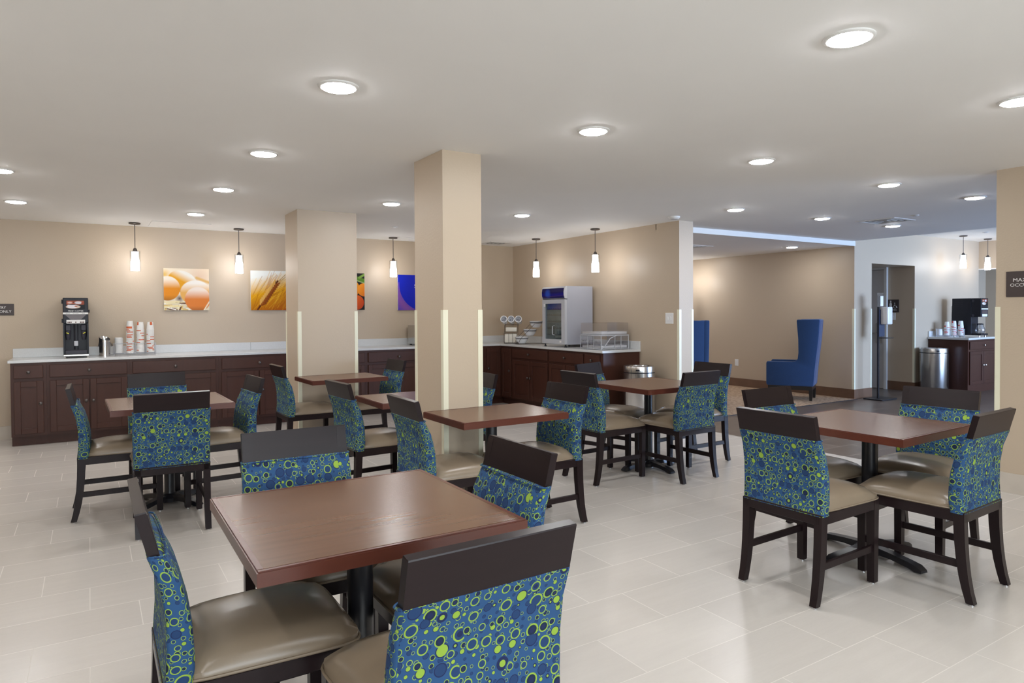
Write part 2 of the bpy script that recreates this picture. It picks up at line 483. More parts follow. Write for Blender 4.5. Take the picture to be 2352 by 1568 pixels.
# wall behind the viewer with three tall windows
bm = new()
add_box(bm, -3.6, 5.93, -3.6, -3.45, 0, 0.8); add_box(bm, -3.6, 5.93, -3.6, -3.45, 2.3, ZC)
for a, b in ((-3.6, -1.6), (0.1, 0.4), (2.1, 2.4), (4.1, 5.93)): add_box(bm, a, b, -3.6, -3.45, 0.8, 2.3)
struct('wall_front', bm, M_WALL)
for i, (a, b) in enumerate(((-1.6, 0.1), (0.4, 2.1), (2.4, 4.1))):
    bm = new()
    for x0, x1, z0, z1 in ((a, b, 0.8, 0.85), (a, b, 2.25, 2.3), (a, a + 0.05, 0.85, 2.25), (b - 0.05, b, 0.85, 2.25)): add_box(bm, x0, x1, -3.56, -3.48, z0, z1)
    w = struct('window_%d' % (i + 1), bm, M_WHITE)
    bm = new(); add_box(bm, a + 0.05, b - 0.05, -3.525, -3.515, 0.85, 2.25); obj('pane', bm, M_GLASS, w)
# lounge: right-hand wall, back wall
bm = new(); add_box(bm, XL, 10.63, YL, 9.0, 0, 2.72); add_box(bm, XL, 10.63, 9.0, 12.1, 0, 2.72); struct('wall_lounge', bm, M_WALL)
bm = new(); add_box(bm, XE, XL, 12.1, 12.25, 0, 2.72); struct('wall_lounge_back', bm, M_WALL)
# lobby wall with the restroom recess
bm = new(); add_box(bm, 10.63, 11.93, YL, 8.6, 2.14, 2.72); add_box(bm, 11.93, 14.2, YL, 8.6, 0, 2.72); add_box(bm, 10.63, 11.93, 8.6, 8.75, 0, 2.72)
struct('wall_lobby', bm, M_WALL)
bm = new(); add_box(bm, 14.2, 14.4, 3.0, YL, 2.157, 2.665); add_box(bm, 15.9, 16.0, -3.0, 9.0, 0, 2.665); add_box(bm, 14.2, 16.0, YL + 0.6, 9.0, 0, 2.665); struct('wall_lobby_side', bm, M_WALL)
bm = new(); add_box(bm, 14.19, 14.41, 3.0, YL, 2.135, 2.157); struct('trim_2', bm, M_WHITE)
# street side of the lobby with one wide window
bm = new(); add_box(bm, 6.16, 16.0, -2.6, -2.45, 0, 0.35); add_box(bm, 6.16, 16.0, -2.6, -2.45, 2.5, 2.665); add_box(bm, 6.16, 10.4, -2.6, -2.45, 0.35, 2.5); add_box(bm, 15.6, 16.0, -2.6, -2.45, 0.35, 2.5)
struct('wall_street', bm, M_WALL)
bm = new()
for x0, x1, z0, z1 in ((10.4, 15.6, 0.35, 0.41), (10.4, 15.6, 2.44, 2.5), (10.4, 10.46, 0.41, 2.44), (15.54, 15.6, 0.41, 2.44), (12.1, 12.17, 0.41, 2.44), (13.8, 13.87, 0.41, 2.44)): add_box(bm, x0, x1, -2.56, -2.49, z0, z1)
w = struct('window_4', bm, M_WHITE)
bm = new(); add_box(bm, 10.46, 15.54, -2.53, -2.52, 0.41, 2.44); obj('pane', bm, M_GLASS, w)

# two columns
C1 = (1.822, 2.449, 7.05, 7.55); C2 = (1.974, 2.264, 4.00, 4.45)
for i, (x0, x1, y0, y1) in enumerate((C1, C2)):
    bm = new(); add_box(bm, x0, x1, y0, y1, 0, ZC); struct('wall_column_' + ('rear', 'middle')[i], bm, M_WALL)
    bm = new(); t = 0.01
    for a, b, c, d in ((x0 - t, x1 + t, y0 - t, y0), (x0 - t, x1 + t, y1, y1 + t), (x0 - t, x0, y0, y1), (x1, x1 + t, y0, y1)): add_box(bm, a, b, c, d, 0, 0.145)
    struct('baseboard_column_' + ('rear', 'middle')[i], bm, M_BASEL)


def base(name, m, *boxes, h=0.15):
    bm = new()
    for b in boxes: add_box(bm, *b, 0, h)
    return struct(name, bm, m)


base('baseboard_back', M_BASEL, (-3.6, -0.715, YB - 0.012, YB))
base('baseboard_alcove', M_BASEL, (XA - 0.012, XA, 5.70, 6.40), (XA - 0.012, XE + 0.012, 5.698, 5.71))
base('baseboard_right', M_BASEL, (5.918, 5.93, -3.45, 2.44), (5.918, 6.17, 2.43, 2.442))
base('baseboard_left', M_BASEL, (-3.6, -3.588, -3.45, YB))
base('baseboard_lounge', M_BASED, (XL - 0.012, XL, YL, 12.1), h=0.15)
base('baseboard_lobby', M_BASED, (XL - 0.012, 10.63, YL - 0.012, YL), (11.918, 11.93, YL, 6.56), (11.918, 12.37, YL - 0.012, YL), h=0.15)
bm = new(); add_box(bm, 5.913, XL, 6.09, 6.10, 2.395, ZC); struct('trim_3', bm, M_WHITE)

# vinyl corner guards, each its own strip
GL = [0]


def guard(x, y, dx, dy, label, z0=0.15, z1=1.415, leg=0.032):
    """L-shaped guard on the corner at x,y; the wall lies towards (dx, dy)"""
    t = 0.004; bm = new()
    add_box(bm, x - dx * t, x + dx * leg, y - dy * t, y, z0, z1)
    add_box(bm, x - dx * t, x, y, y + dy * leg, z0, z1)
    o = obj('corner_guard', bm, M_GUARD); tag(o, label, 'corner guard', 'cream corner guards')
    return o


for (x0, x1, y0, y1), nm in ((C1, 'rear column by the counter'), (C2, 'slim middle column')):
    guard(x0, y0, 1, 1, 'cream vinyl strip on the front left corner of the ' + nm)
    guard(x1, y0, -1, 1, 'cream vinyl strip on the front right corner of the ' + nm)
    guard(x0, y1, 1, -1, 'cream vinyl strip on the back left corner of the ' + nm)
guard(XA, 5.71, 1, 1, 'cream corner guard beside the light switch plate at the alcove wall end')
guard(XE, 5.71, -1, 1, 'cream corner guard at the lounge side of the alcove wall end')
guard(5.93, 2.43, 1, -1, 'cream corner guard on the near right wall beside the occupancy sign')
guard(XL, YL, 1, 1, 'cream corner guard behind the sanitizer stand at the lounge wall corner')
guard(10.63, YL, -1, 1, 'cream corner guard on the left jamb of the restroom recess')
guard(11.93, YL, 1, 1, 'cream corner guard on the right jamb of the restroom recess')

# restroom door on the right side of the recess
bm = new(); add_box(bm, 11.885, 11.93, 6.60, 7.52, 0.005, 2.10, 0.003); d1 = struct('door_1', bm, M_DOOR)
bm = new()
for y0, y1, z0, z1 in ((6.555, 6.60, 0, 2.14), (7.52, 7.57, 0, 2.14), (6.60, 7.52, 2.105, 2.14)): add_box(bm, 11.875, 11.93, y0, y1, z0, z1)
obj('door_frame', bm, M_WHITE, d1)
bm = new(); add_box(bm, 11.879, 11.885, 6.64, 6.74, 0.80, 1.16); obj('door_plate', bm, M_STEEL, d1)
bm = new(); add_tube(bm, [(11.885, 6.69, 0.98), (11.83, 6.69, 0.98), (11.825, 6.70, 0.98), (11.825, 6.80, 0.98)], 0.011); obj('door_handle', bm, M_STEEL, d1, 40)

# ------------------------------------------------------------------ recessed ceiling lights
LN = 0.079


def downlight(x, y, z, label):
    t = thing('ceiling_downlight', label, 'ceiling light', (x, y, z), 0, 'recessed ceiling downlights')
    if not DL:
        bm = new(); add_lathe(bm, [(LN + 0.016, 0.0), (LN + 0.016, -0.004), (LN + 0.010, -0.009), (LN + 0.001, -0.009), (LN + 0.001, 0.0)], n=32, cap=False); a = obj('trim_ring', bm, M_WHITE, t, 40)
        bm = new(); add_lathe(bm, [(LN, 0.0), (LN, -0.008), (LN * 0.93, -0.0125), (LN * 0.7, -0.0165), (LN * 0.35, -0.0185)], n=32); b = obj('lens', bm, M_LENS, t, 60)
        DL.extend([a, b])
    else:
        for q in DL:
            c = q.copy(); COL.objects.link(c); c.parent = t
    return t


DL = []
for x, y, lab in (
    (2.535, 1.55, 'large round downlight near the top right, nearest of all over the aisle'),
    (4.05, 1.56, 'round downlight cut by the right edge of the picture'),
    (1.01, 3.14, 'big round downlight at upper left of centre, above the nearest table'),
    (2.535, 3.13, 'round downlight right of the middle column top'),
    (1.00, 4.70, 'round downlight on the ceiling left of the middle column, second in its row'),
    (4.07, 3.14, 'round downlight over the right-hand table group'),
    (0.99, 6.23, 'round downlight third back in the row left of the columns'),
    (5.79, 3.18, 'round downlight above the passage by the right wall'),
    (-0.545, 6.22, 'round downlight cut by the left edge of the picture'),
    (-0.57, 7.87, 'leftmost far downlight, near the back wall above the pantry sign'),
    (0.98, 7.92, 'far downlight between the first two pendants along the back wall'),
    (2.52, 6.23, 'round downlight between the two columns'),
    (4.06, 6.26, 'round downlight behind the middle column toward the corner with the fridge'),
    (5.79, 4.79, 'round downlight in front of the alcove wall end'),
    (7.17, 3.12, 'round downlight far right above the dark corridor floor, nearest in the corridor'),
    (7.23, 4.74, 'round downlight left of the square ceiling vent'),
    (8.67, 4.71, 'round downlight just in front of the square ceiling vent'),
): downlight(x, y, ZC, lab)
for x, y in ((-0.55, 3.14), (1.0, 1.55), (-2.1, 4.7), (-2.1, 7.9), (1.0, -0.1), (-0.55, 0.6), (-2.1, 1.55), (1.0, -1.7), (4.06, -1.7)):
    downlight(x, y, ZC, 'round recessed downlight overhead, behind the view')
downlight(9.453, 6.72, 2.40, 'small downlight in the lounge ceiling above the blue wing chair')
downlight(9.55, 9.15, 2.40, 'lounge downlight washing the tan wall behind the alcove')
downlight(8.0, 9.2, 2.40, 'round recessed downlight overhead, deep in the lounge')

# ------------------------------------------------------------------ pendants
PD = []


def pendant(x, y, z, label, group):
    t = thing('pendant_lamp', label, 'pendant lamp', (x, y, z), 0, group)
    L = 0.325
    parts = []
    bm = new(); add_lathe(bm, [(0.060, 0), (0.062, -0.012), (0.055, -0.018), (0.010, -0.022)], n=28); parts.append(obj('canopy', bm, M_NICKEL, t, 40))
    bm = new(); add_cyl(bm, (0, 0, -0.02), (0, 0, -L), 0.0045, n=10); parts.append(obj('stem', bm, M_NICKEL, t, 60))
    bm = new(); add_lathe(bm, [(0.012, -L + 0.03), (0.022, -L + 0.012), (0.026, -L - 0.012), (0.0, -L - 0.013)], n=20, cap=False); parts.append(obj('socket_cap', bm, M_NICKEL, t, 50))
    bm = new(); add_lathe(bm, [(0.036, -L - 0.014), (0.037, -L - 0.09), (0.046, -L - 0.13), (0.047, -L - 0.232), (0.040, -L - 0.234)], n=28); parts.append(obj('frosted_shade', bm, M_PEND, t, 50))
    bm = new(); add_lathe(bm, [(0.020, -L), (0.0545, -L - 0.001), (0.0545, -L - 0.238)], n=28, cap=False); parts.append(obj('glass_sleeve', bm, M_GLASS, t, 60))
    return t


for x, y, z, lab in (
    (0.465, 9.05, ZC, 'glass pendant over the counter between the coffee machine and the egg picture'),
    (1.612, 9.05, ZC, 'glass pendant over the counter between the egg and wheat pictures'),
    (3.681, 9.05, ZC, 'glass pendant seen between the two columns beside the blue poster'),
    (5.555, 8.19, ZC, 'glass pendant above the bowls left of the small fridge'),
    (5.555, 6.83, ZC, 'glass pendant above the clear pastry case')):
    pendant(x, y, z, lab, 'pendants over the breakfast counter')
P0 = [o for o in COL.objects if o.name.startswith('pendant_lamp')][0]
dup(P0, (12.78, 5.735, 2.665), 0, 'left of the two glass pendants in the far lobby', 'pendants in the far lobby')
dup(P0, (13.73, 5.76, 2.665), 0, 'right of the two glass pendants in the far lobby', 'pendants in the far lobby')
dup(P0, (9.76, 9.20, 2.40), 0, 'first glass pendant in the lounge, out of sight behind the alcove wall', 'pendants in the lounge')
dup(P0, (9.76, 10.0, 2.40), 0, 'second glass pendant in the lounge, out of sight behind the alcove wall', 'pendants in the lounge')

# ------------------------------------------------------------------ dining chairs
SEATF = 0.522


def lerp(a, b, t): return a + (b - a) * t


def pl(x, pts):
    for (a, va), (b, vb) in zip(pts[:-1], pts[1:]):
        if x <= b: return lerp(va, vb, (x - a) / (b - a))
    return pts[-1][1]


def chair_proto(t):
    # seat cushion: crowned pad with piping
    bm = new(); N = 14; z_lo, z_edge, crown = 0.436, 0.459, 0.062
    u0, u1 = 0.030, SEATF
    def hw(u): return lerp(0.207, 0.229, (u - u0) / (u1 - u0))
    def pt(a, b, z):
        ax, by = a, b
        # rounded-square outline
        k = 9.0; rr = (abs(ax) ** k + abs(by) ** k) ** (1 / k); mx = max(abs(ax), abs(by))
        s = mx / rr if rr > 1e-6 else 1
        ax, by = ax * s, by * s
        u = lerp(u0, u1, (ax + 1) / 2); return (u, by * hw(u), z)
    grid = []
    for i in range(N + 1):
        row = []
        for j in range(N + 1):
            a, b = -1 + 2 * i / N, -1 + 2 * j / N
            h = (1 - abs(a) ** 3.2) * (1 - abs(b) ** 3.2)
            row.append(bm.verts.new(pt(a, b, z_edge + crown * h ** 0.55)))
        grid.append(row)
    for i in range(N):
        for j in range(N): bm.faces.new((grid[i][j], grid[i + 1][j], grid[i + 1][j + 1], grid[i][j + 1]))
    ring = [grid[i][0] for i in range(N)] + [grid[N][j] for j in range(N)] + [grid[N - i][N] for i in range(N)] + [grid[0][N - j] for j in range(N)]
    low = [bm.verts.new((v.co.x, v.co.y, z_lo)) for v in ring]; n = len(ring)
    for i in range(n): bm.faces.new((ring[(i + 1) % n], ring[i], low[i], low[(i + 1) % n]))
    bm.faces.new(low)
    add_tube(bm, [(v.co.x * 1.0 + (0.003 if v.co.x > 0.3 else 0), v.co.y * 1.012, 0.442) for v in ring], 0.0042, n=6, closed=True)
    obj('seat', bm, M_LEATH, t, 50)
    # upholstered backrest
    bm = new(); uvl = bm.loops.layers.uv.new('UVMap')
    zs = [0.424, 0.427, 0.45, 0.48, 0.52, 0.57, 0.62, 0.67, 0.71, 0.75, 0.775, 0.786, 0.79]
    rear = [(0.424, 0.0), (0.52, 0.007), (0.62, 0.006), (0.71, -0.008), (0.79, -0.0365)]
    front = [(0.424, 0.064), (0.48, 0.072), (0.55, 0.071), (0.63, 0.061), (0.71, 0.040), (0.775, 0.008), (0.79, -0.004)]
    K = 10; secs = []; per = []
    for z in zs:
        ur, uf = pl(z, rear), pl(z, front); h = pl(z, [(0.424, 0.2175), (0.60, 0.221), (0.79, 0.2195)])
        ins = 0.004 if z in (0.424, 0.79) else 0.0
        ur += ins; uf -= ins; h -= ins
        pts = [(ur, lerp(h - 0.006, -h + 0.006, i / K)) for i in range(K + 1)]           # rear, from +v to -v
        pts += [(ur + 0.006, -h)] + [(lerp(ur, uf, s), -h - 0.003 * math.sin(PI * s)) for s in (0.33, 0.66)] + [(uf - 0.008, -h)]
        cr = 0.010 * min(1, (uf - ur) / 0.06)
        pts += [(uf + cr * (1 - (2 * i / K - 1) ** 2), lerp(-h + 0.010, h - 0.010, i / K)) for i in range(K + 1)]
        pts += [(uf - 0.008, h)] + [(lerp(uf, ur, s), h + 0.003 * math.sin(PI * s)) for s in (0.33, 0.66)] + [(ur + 0.006, h)]
        secs.append([(u, v, z) for u, v in pts])
        acc = [0.0]
        for a, b in zip(pts, pts[1:] + pts[:1]): acc.append(acc[-1] + math.hypot(a[0] - b[0], a[1] - b[1]))
        per.append(acc)
    rings = [[bm.verts.new(p) for p in s] for s in secs]; n = len(rings[0])
    for k in range(len(zs) - 1):
        for i in range(n):
            f = bm.faces.new((rings[k][i], rings[k][(i + 1) % n], rings[k + 1][(i + 1) % n], rings[k + 1][i]))
            for lp, (a, b) in zip(f.loops, ((k, i), (k, i + 1), (k + 1, i + 1), (k + 1, i))):
                lp[uvl].uv = (per[6][b], zs[a])
    for rg, z in ((rings[0], 0.42), (rings[-1], 0.80)):
        f = bm.faces.new(rg)
        for lp in f.loops: lp[uvl].uv = (lp.vert.co.y, lp.vert.co.x + z)
    # piping round the top and bottom hems
    for si, zz in ((10, 0.788), (1, 0.4275)):
        before = set(bm.faces)
        add_tube(bm, [(p[0], p[1], zz) for p in secs[si]], 0.0032, n=5, closed=True)
        for f in set(bm.faces) - before:
            for lp in f.loops: lp[uvl].uv = (lp.vert.co.y + lp.vert.co.x, 0.93 + lp.vert.co.z)
    obj('backrest', bm, M_FAB, t, 50)
    # wooden top rail
    bm = new(); h = 0.2155
    secs = []
    for z, ur, uf in ((0.775, -0.030, -0.003), (0.897, -0.0615, -0.0345), (0.9005, -0.0605, -0.0355)):
        hh = h - (0.001 if z > 0.9 else 0)
        secs.append([(ur, hh, z), (ur, -hh, z), (uf, -hh, z + 0.004), (uf, hh, z + 0.004)])
    add_loft(bm, secs)
    for s in (-1, 1):   # end stiles stand a hair proud of the panel on the front
        v = [(-0.0100, s * (h - 0.040), 0.80), (-0.0100, s * h, 0.80), (-0.0335, s * h, 0.897), (-0.0335, s * (h - 0.040), 0.897)]
        add_loft(bm, [v, [(p[0] + 0.0015, p[1], p[2]) for p in v]])
    obj('top_rail', bm, M_ESPR, t)
    # seat frame (apron)
    bm = new()
    for a in ((-0.002, 0.022, -0.214, 0.214), (0.492, 0.513, -0.218, 0.218), (0.022, 0.492, 0.196, 0.217), (0.022, 0.492, -0.217, -0.196)): add_box(bm, *a, 0.384, 0.4365, 0.002, 1)
    obj('seat_frame', bm, M_ESPR, t)
    for s in (1, -1):
        bm = new(); cx, cyv = 0.489, s * 0.197
        add_loft(bm, [[(cx - w, cyv - w, z), (cx + w, cyv - w, z), (cx + w, cyv + w, z), (cx - w, cyv + w, z)] for z, w in ((0.008, 0.0175), (0.012, 0.0185), (0.433, 0.0215))])
        lg = obj('leg', bm, M_ESPRL, t)
        bm = new(); add_lathe(bm, [(0.013, 0), (0.013, 0.005), (0.008, 0.009)], cx, cyv, 0, 14); obj('foot_glide', bm, M_CHROME, lg, 40)
        bm = new(); secs = []
        for z, uc, wu, wv in ((0.008, -0.026, 0.0175, 0.0175), (0.06, -0.012, 0.0185, 0.018), (0.13, 0.002, 0.0205, 0.0185), (0.21, 0.012, 0.022, 0.019), (0.30, 0.019, 0.0235, 0.0195), (0.384, 0.022, 0.024, 0.020), (0.433, 0.022, 0.024, 0.020)):
            vc = s * 0.199
            secs.append([(uc - wu, vc - wv, z), (uc + wu, vc - wv, z), (uc + wu, vc + wv, z), (uc - wu, vc + wv, z)])
        add_loft(bm, secs); lg = obj('leg', bm, M_ESPRL, t, 30)
        bm = new(); add_lathe(bm, [(0.013, 0), (0.013, 0.005), (0.008, 0.009)], -0.026, s * 0.199, 0, 14); obj('foot_glide', bm, M_CHROME, lg, 40)
        bm = new(); add_box(bm, 0.010, 0.475, s * 0.199 - 0.009, s * 0.199 + 0.009, 0.165, 0.200, 0.002, 1); obj('stretcher', bm, M_ESPR, t)


CHAIRS = [
    (0.150, 2.125, -0.4, 'patterned chair side-on at the left of the nearest table'),
    (0.738, 2.897, 268.0, 'patterned chair behind the nearest table, facing the viewer'),
    (1.327, 2.135, 180.4, 'patterned chair at the right side of the nearest table'),
    (0.750, 1.318, 91.0, 'largest patterned chair, its back filling the bottom centre of the picture'),
    (2.887, 2.114, 1.9, 'patterned chair with back to viewer at the left of the right-hand table'),
    (3.711, 1.568, 92.7, 'patterned chair at the near right corner of the right-hand table by the wall'),
    (4.483, 2.152, 185.3, 'patterned chair facing left at the far side of the right-hand table'),
    (3.674, 2.748, 267.9, 'patterned chair mostly hidden behind the back-turned chair of the right-hand table'),
    (-0.080, 5.580, -0.4, 'patterned chair in profile at the left of the table by the coffee counter'),
    (0.438, 4.772, 88.6, 'patterned chair turned back to viewer at the table by the coffee counter'),
    (0.475, 6.345, 273.4, 'patterned chair between the coffee counter drawers and the left table'),
    (1.056, 5.577, 184.1, 'patterned chair at the right of the table by the coffee counter'),
    (1.585, 3.664, -0.8, 'patterned chair left of the small table against the middle column, seen from behind'),
    (2.731, 3.718, 180.9, 'patterned chair right of the small table against the middle column'),
    (1.554, 4.782, 4.0, 'patterned chair left of the small table hidden behind the middle column'),
    (2.697, 4.815, 177.9, 'patterned chair just visible at the right edge of the middle column'),
    (1.554, 6.648, 1.4, 'patterned chair left of the small table in front of the rear column'),
    (2.695, 6.665, 181.5, 'patterned chair between the two columns in front of the counter drawers'),
    (3.435, 4.400, 2.2, 'patterned chair left of the table near the fridge counter, back toward viewer'),
    (4.230, 3.884, 91.7, 'patterned chair with back to viewer at the right of the table near the fridge counter'),
    (4.994, 4.435, 179.9, 'patterned chair at the far right of the fridge-side table, below the half-hidden blue chair'),
    (4.058, 5.045, 290.0, 'patterned chair turned askew behind the table near the fridge counter'),
]
x, y, a, lab = CHAIRS[0]
CH0 = thing('dining_chair', lab, 'chair', (x, y, 0), math.radians(a), 'dining chairs with circle pattern backs')
chair_proto(CH0)
for x, y, a, lab in CHAIRS[1:]: dup(CH0, (x, y, 0), math.radians(a), lab)

# ------------------------------------------------------------------ tables


def table(x, y, a, w, d, label, ped=None, arm=0.30, pr=0.036, br=0.0):
    t = thing('dining_table', label, 'table', (x, y, 0), math.radians(a), 'walnut pedestal tables')
    zt = 0.757; e = 0.019
    bm = new(); add_box(bm, -w / 2 + e, w / 2 - e, -d / 2 + e, d / 2 - e, zt - 0.034, zt); obj('tabletop', bm, M_TABLE, t)
    bm = new()
    for x0, x1, y0, y1 in ((-w / 2, w / 2, -d / 2, -d / 2 + e), (-w / 2, w / 2, d / 2 - e, d / 2), (-w / 2, -w / 2 + e, -d / 2 + e, d / 2 - e), (w / 2 - e, w / 2, -d / 2 + e, d / 2 - e)): add_box(bm, x0, x1, y0, y1, zt - 0.040, zt + 0.0004)
    b2 = bmesh.ops.bevel(bm, geom=[q for q in bm.edges if abs(q.verts[0].co.z - zt) < 0.001 and abs(q.verts[1].co.z - zt) < 0.001 and (all(abs(abs(v.co.x) - w / 2) < 1e-5 for v in q.verts) or all(abs(abs(v.co.y) - d / 2) < 1e-5 for v in q.verts))], offset=0.004, segments=2, affect='EDGES')
    obj('edge_band', bm, M_EDGE, t)
    px, py = (0, 0) if ped is None else (ped[0] - x, ped[1] - y)
    bm = new(); add_lathe(bm, [(pr + 0.008, 0.055), (pr, 0.085), (pr, 0.690), (pr + 0.010, 0.700)], px, py, 0, 28); obj('column', bm, M_BLACK, t, 40)
    bm = new(); add_box(bm, px - 0.17, px + 0.17, py - 0.03, py + 0.03, 0.700, 0.723); add_box(bm, px - 0.03, px + 0.03, py - 0.17, py + 0.17, 0.700, 0.7228); obj('mounting_plate', bm, M_BLACK, t)
    bm = new()
    add_lathe(bm, [(0.075, 0.018), (0.078, 0.045), (0.055, 0.068), (0.046, 0.075)], px, py, 0, 24)
    for k in range(4):
        c, s = math.cos(k * PI / 2 + br), math.sin(k * PI / 2 + br)
        secs = []
        for r, hw_, z0, z1 in ((0.04, 0.034, 0.026, 0.066), (0.15, 0.030, 0.026, 0.056), (arm - 0.07, 0.030, 0.014, 0.044), (arm - 0.03, 0.034, 0.006, 0.036), (arm, 0.028, 0.006, 0.020)):
            q = [(r, -hw_, z0), (r, hw_, z0), (r, hw_ * 0.8, z1), (r, -hw_ * 0.8, z1)]
            secs.append([(px + c * u - s * v, py + s * u + c * v, z) for u, v, z in q])
        add_loft(bm, secs)
    obj('pedestal_base', bm, M_BLACK, t, 30)
    for k in range(4):
        c, s = math.cos(k * PI / 2 + br), math.sin(k * PI / 2 + br)
        bm = new(); add_lathe(bm, [(0.016, 0), (0.016, 0.008)], px + c * (arm - 0.03), py + s * (arm - 0.03), 0, 12); obj('foot_pad', bm, M_BPLAS, t)
    return t


table(0.745, 2.142, -0.3, 0.80, 0.80, 'largest walnut table in the foreground, bright reflection on its top', pr=0.042)
table(3.765, 2.185, 1.8, 0.775, 0.775, 'square walnut table at the right, in front of the passage', ped=(3.765, 2.17), pr=0.042, arm=0.325, br=math.radians(-10))
table(0.488, 5.575, 1.2, 0.78, 0.78, 'square walnut table at the left by the coffee counter', arm=0.29, br=math.radians(37))
table(2.200, 3.718, 0.3, 0.755, 0.555, 'narrow walnut table pushed against the front of the middle column', ped=(2.158, 3.70))
table(2.142, 6.665, 1.6, 0.762, 0.59, 'narrow walnut table pushed against the front of the rear column', ped=(2.125, 6.66))
table(2.120, 4.785, 0.0, 0.762, 0.58, 'narrow walnut table half hidden behind the middle column', ped=(2.1235, 4.79))
table(4.228, 4.435, 0.0, 0.80, 0.80, 'square walnut table at centre right near the fridge counter', ped=(4.228, 4.458))

# ------------------------------------------------------------------ cabinets


def panel_door(bm, u0, u1, z0, z1, P):
    """shaker door: frame with a recessed panel; P maps (u along front, depth outward, z) to xyz"""
    fr = 0.058; t = 0.020
    def bx(a, b, d0, d1, c, e, bev=0.0025):
        p, q = P(a, d0, c), P(b, d1, e); add_box(bm, p[0], q[0], p[1], q[1], p[2], q[2], bev, 1)
    bx(u0, u0 + fr, 0.0, t, z0, z1); bx(u1 - fr, u1, 0.0, t, z0, z1)
    bx(u0 + fr, u1 - fr, 0.0, t, z0, z0 + fr); bx(u0 + fr, u1 - fr, 0.0, t, z1 - fr, z1)
    bx(u0 + fr - 0.002, u1 - fr + 0.002, 0.0, 0.009, z0 + fr - 0.002, z1 - fr + 0.002, 0)


def knob(P, u, z, parent, m=None):
    bm = new(); a, b = Vector(P(u, 0.019, z)), Vector(P(u, 0.049, z)); d = b - a
    M = Matrix.Translation(a) @ d.to_track_quat('Z', 'Y').to_matrix().to_4x4()
    add_lathe(bm, [(0.008, 0), (0.007, 0.011), (0.0165, 0.017), (0.0175, 0.023), (0.012, 0.029), (0.004, 0.0305)], n=18, M=M)
    return obj('knob', bm, m or M_NICKEL, parent, 50)


def cabinet(label, u0, u1, P, depth, drawer, doors, carc=None, knobz=0.45, toe=0.07, group='base cabinets of the breakfast counter', km=None, name='base_cabinet'):
    t = thing(name, label, 'cabinet', (0, 0, 0), 0, group)
    o = P((u0 + u1) / 2, -depth / 2, 0); t.location = o
    def Q(u, d, z):
        p = P(u, d, z); return (p[0] - o[0], p[1] - o[1], p[2] - o[2])
    def bx(bm, a, b, d0, d1, c, e, bev=0):
        p, q = Q(a, d0, c), Q(b, d1, e); add_box(bm, p[0], q[0], p[1], q[1], p[2], q[2], bev, 1)
    bm = new(); bx(bm, u0, u1, -depth, 0.0, 0.105, 0.885); obj('carcass', bm, M_CAB, t)
    bm = new(); bx(bm, u0, u1, -depth, -toe, 0.0, 0.105); obj('toe_kick', bm, M_CAB, t)
    if drawer:
        bm = new(); bx(bm, drawer[0], drawer[1], 0.0, 0.020, 0.722, 0.857, 0.004); dr = obj('drawer', bm, M_CAB, t)
        knob(Q, (drawer[0] + drawer[1]) / 2, 0.787, dr, km)
    for a, b, ku in doors:
        bm = new(); panel_door(bm, a, b, 0.132, 0.688, Q); dd = obj('door', bm, M_CAB, t)
        if ku is not None: knob(Q, ku, knobz, dd, km)
    return t


YF = 8.80; XF = 5.32
PB = lambda u, d, z: (u, YF - d, z)          # back run faces -Y
PR = lambda u, d, z: (XF - d, u, z)          # right run faces -X
D = YB - YF - 0.002
cabinet('narrow dark cabinet at the left end of the counter, one door', -0.712, -0.400, PB, D, (-0.683, -0.427), [(-0.683, -0.427, -0.452)])
cabinet('dark two-door cabinet under the coffee machine', -0.399, 0.383, PB, D, (-0.370, 0.354), [(-0.370, -0.012, -0.040), (0.000, 0.354, 0.028)])
cabinet('dark two-door cabinet under the cup stacks', 0.384, 1.318, PB, D, (0.411, 1.285), [(0.411, 0.842, 0.815), (0.854, 1.285, 0.882)])
cabinet('dark two-door cabinet left of the rear column', 1.319, 2.248, PB, D, (1.353, 2.222), [(1.350, 1.778, 1.750), (1.790, 2.222, 1.818)])
cabinet('dark two-door cabinet behind the rear column', 2.249, 3.176, PB, D, (2.282, 3.150), [(2.282, 2.710, 2.682), (2.722, 3.152, 2.750)])
cabinet('dark two-door cabinet between the columns', 3.177, 4.110, PB, D, (3.203, 4.085), [(3.203, 3.640, 3.612), (3.652, 4.085, 3.680)])
cabinet('dark two-door cabinet behind the middle column', 4.111, 5.018, PB, D, (4.138, 4.992), [(4.138, 4.560, 4.532), (4.572, 4.992, 4.600)])
# corner unit (L-shaped) with two doors meeting in the inner corner
t = thing('corner_cabinet', 'dark corner cabinet where the two counters meet, two narrow doors', 'cabinet', (5.6, 9.1, 0), 0, 'base cabinets of the breakfast counter')
o = (5.6, 9.1, 0)
PBo = lambda u, d, z: (u - o[0], YF - d - o[1], z); PRo = lambda u, d, z: (XF - d - o[0], u - o[1], z)
bm = new(); add_prism(bm, [(5.019 - 5.6, YF - 9.1), (XF - 5.6, YF - 9.1), (XF - 5.6, 8.481 - 9.1), (XA - 0.002 - 5.6, 8.481 - 9.1), (XA - 0.002 - 5.6, YB - 0.002 - 9.1), (5.019 - 5.6, YB - 0.002 - 9.1)], 0.105, 0.885); obj('carcass', bm, M_CAB, t)
bm = new(); add_prism(bm, [(5.019 - 5.6, YF + .07 - 9.1), (XF + .07 - 5.6, YF + .07 - 9.1), (XF + .07 - 5.6, 8.481 - 9.1), (XA - 0.002 - 5.6, 8.481 - 9.1), (XA - 0.002 - 5.6, YB - 0.002 - 9.1), (5.019 - 5.6, YB - 0.002 - 9.1)], 0.0, 0.105); obj('toe_kick', bm, M_CAB, t)
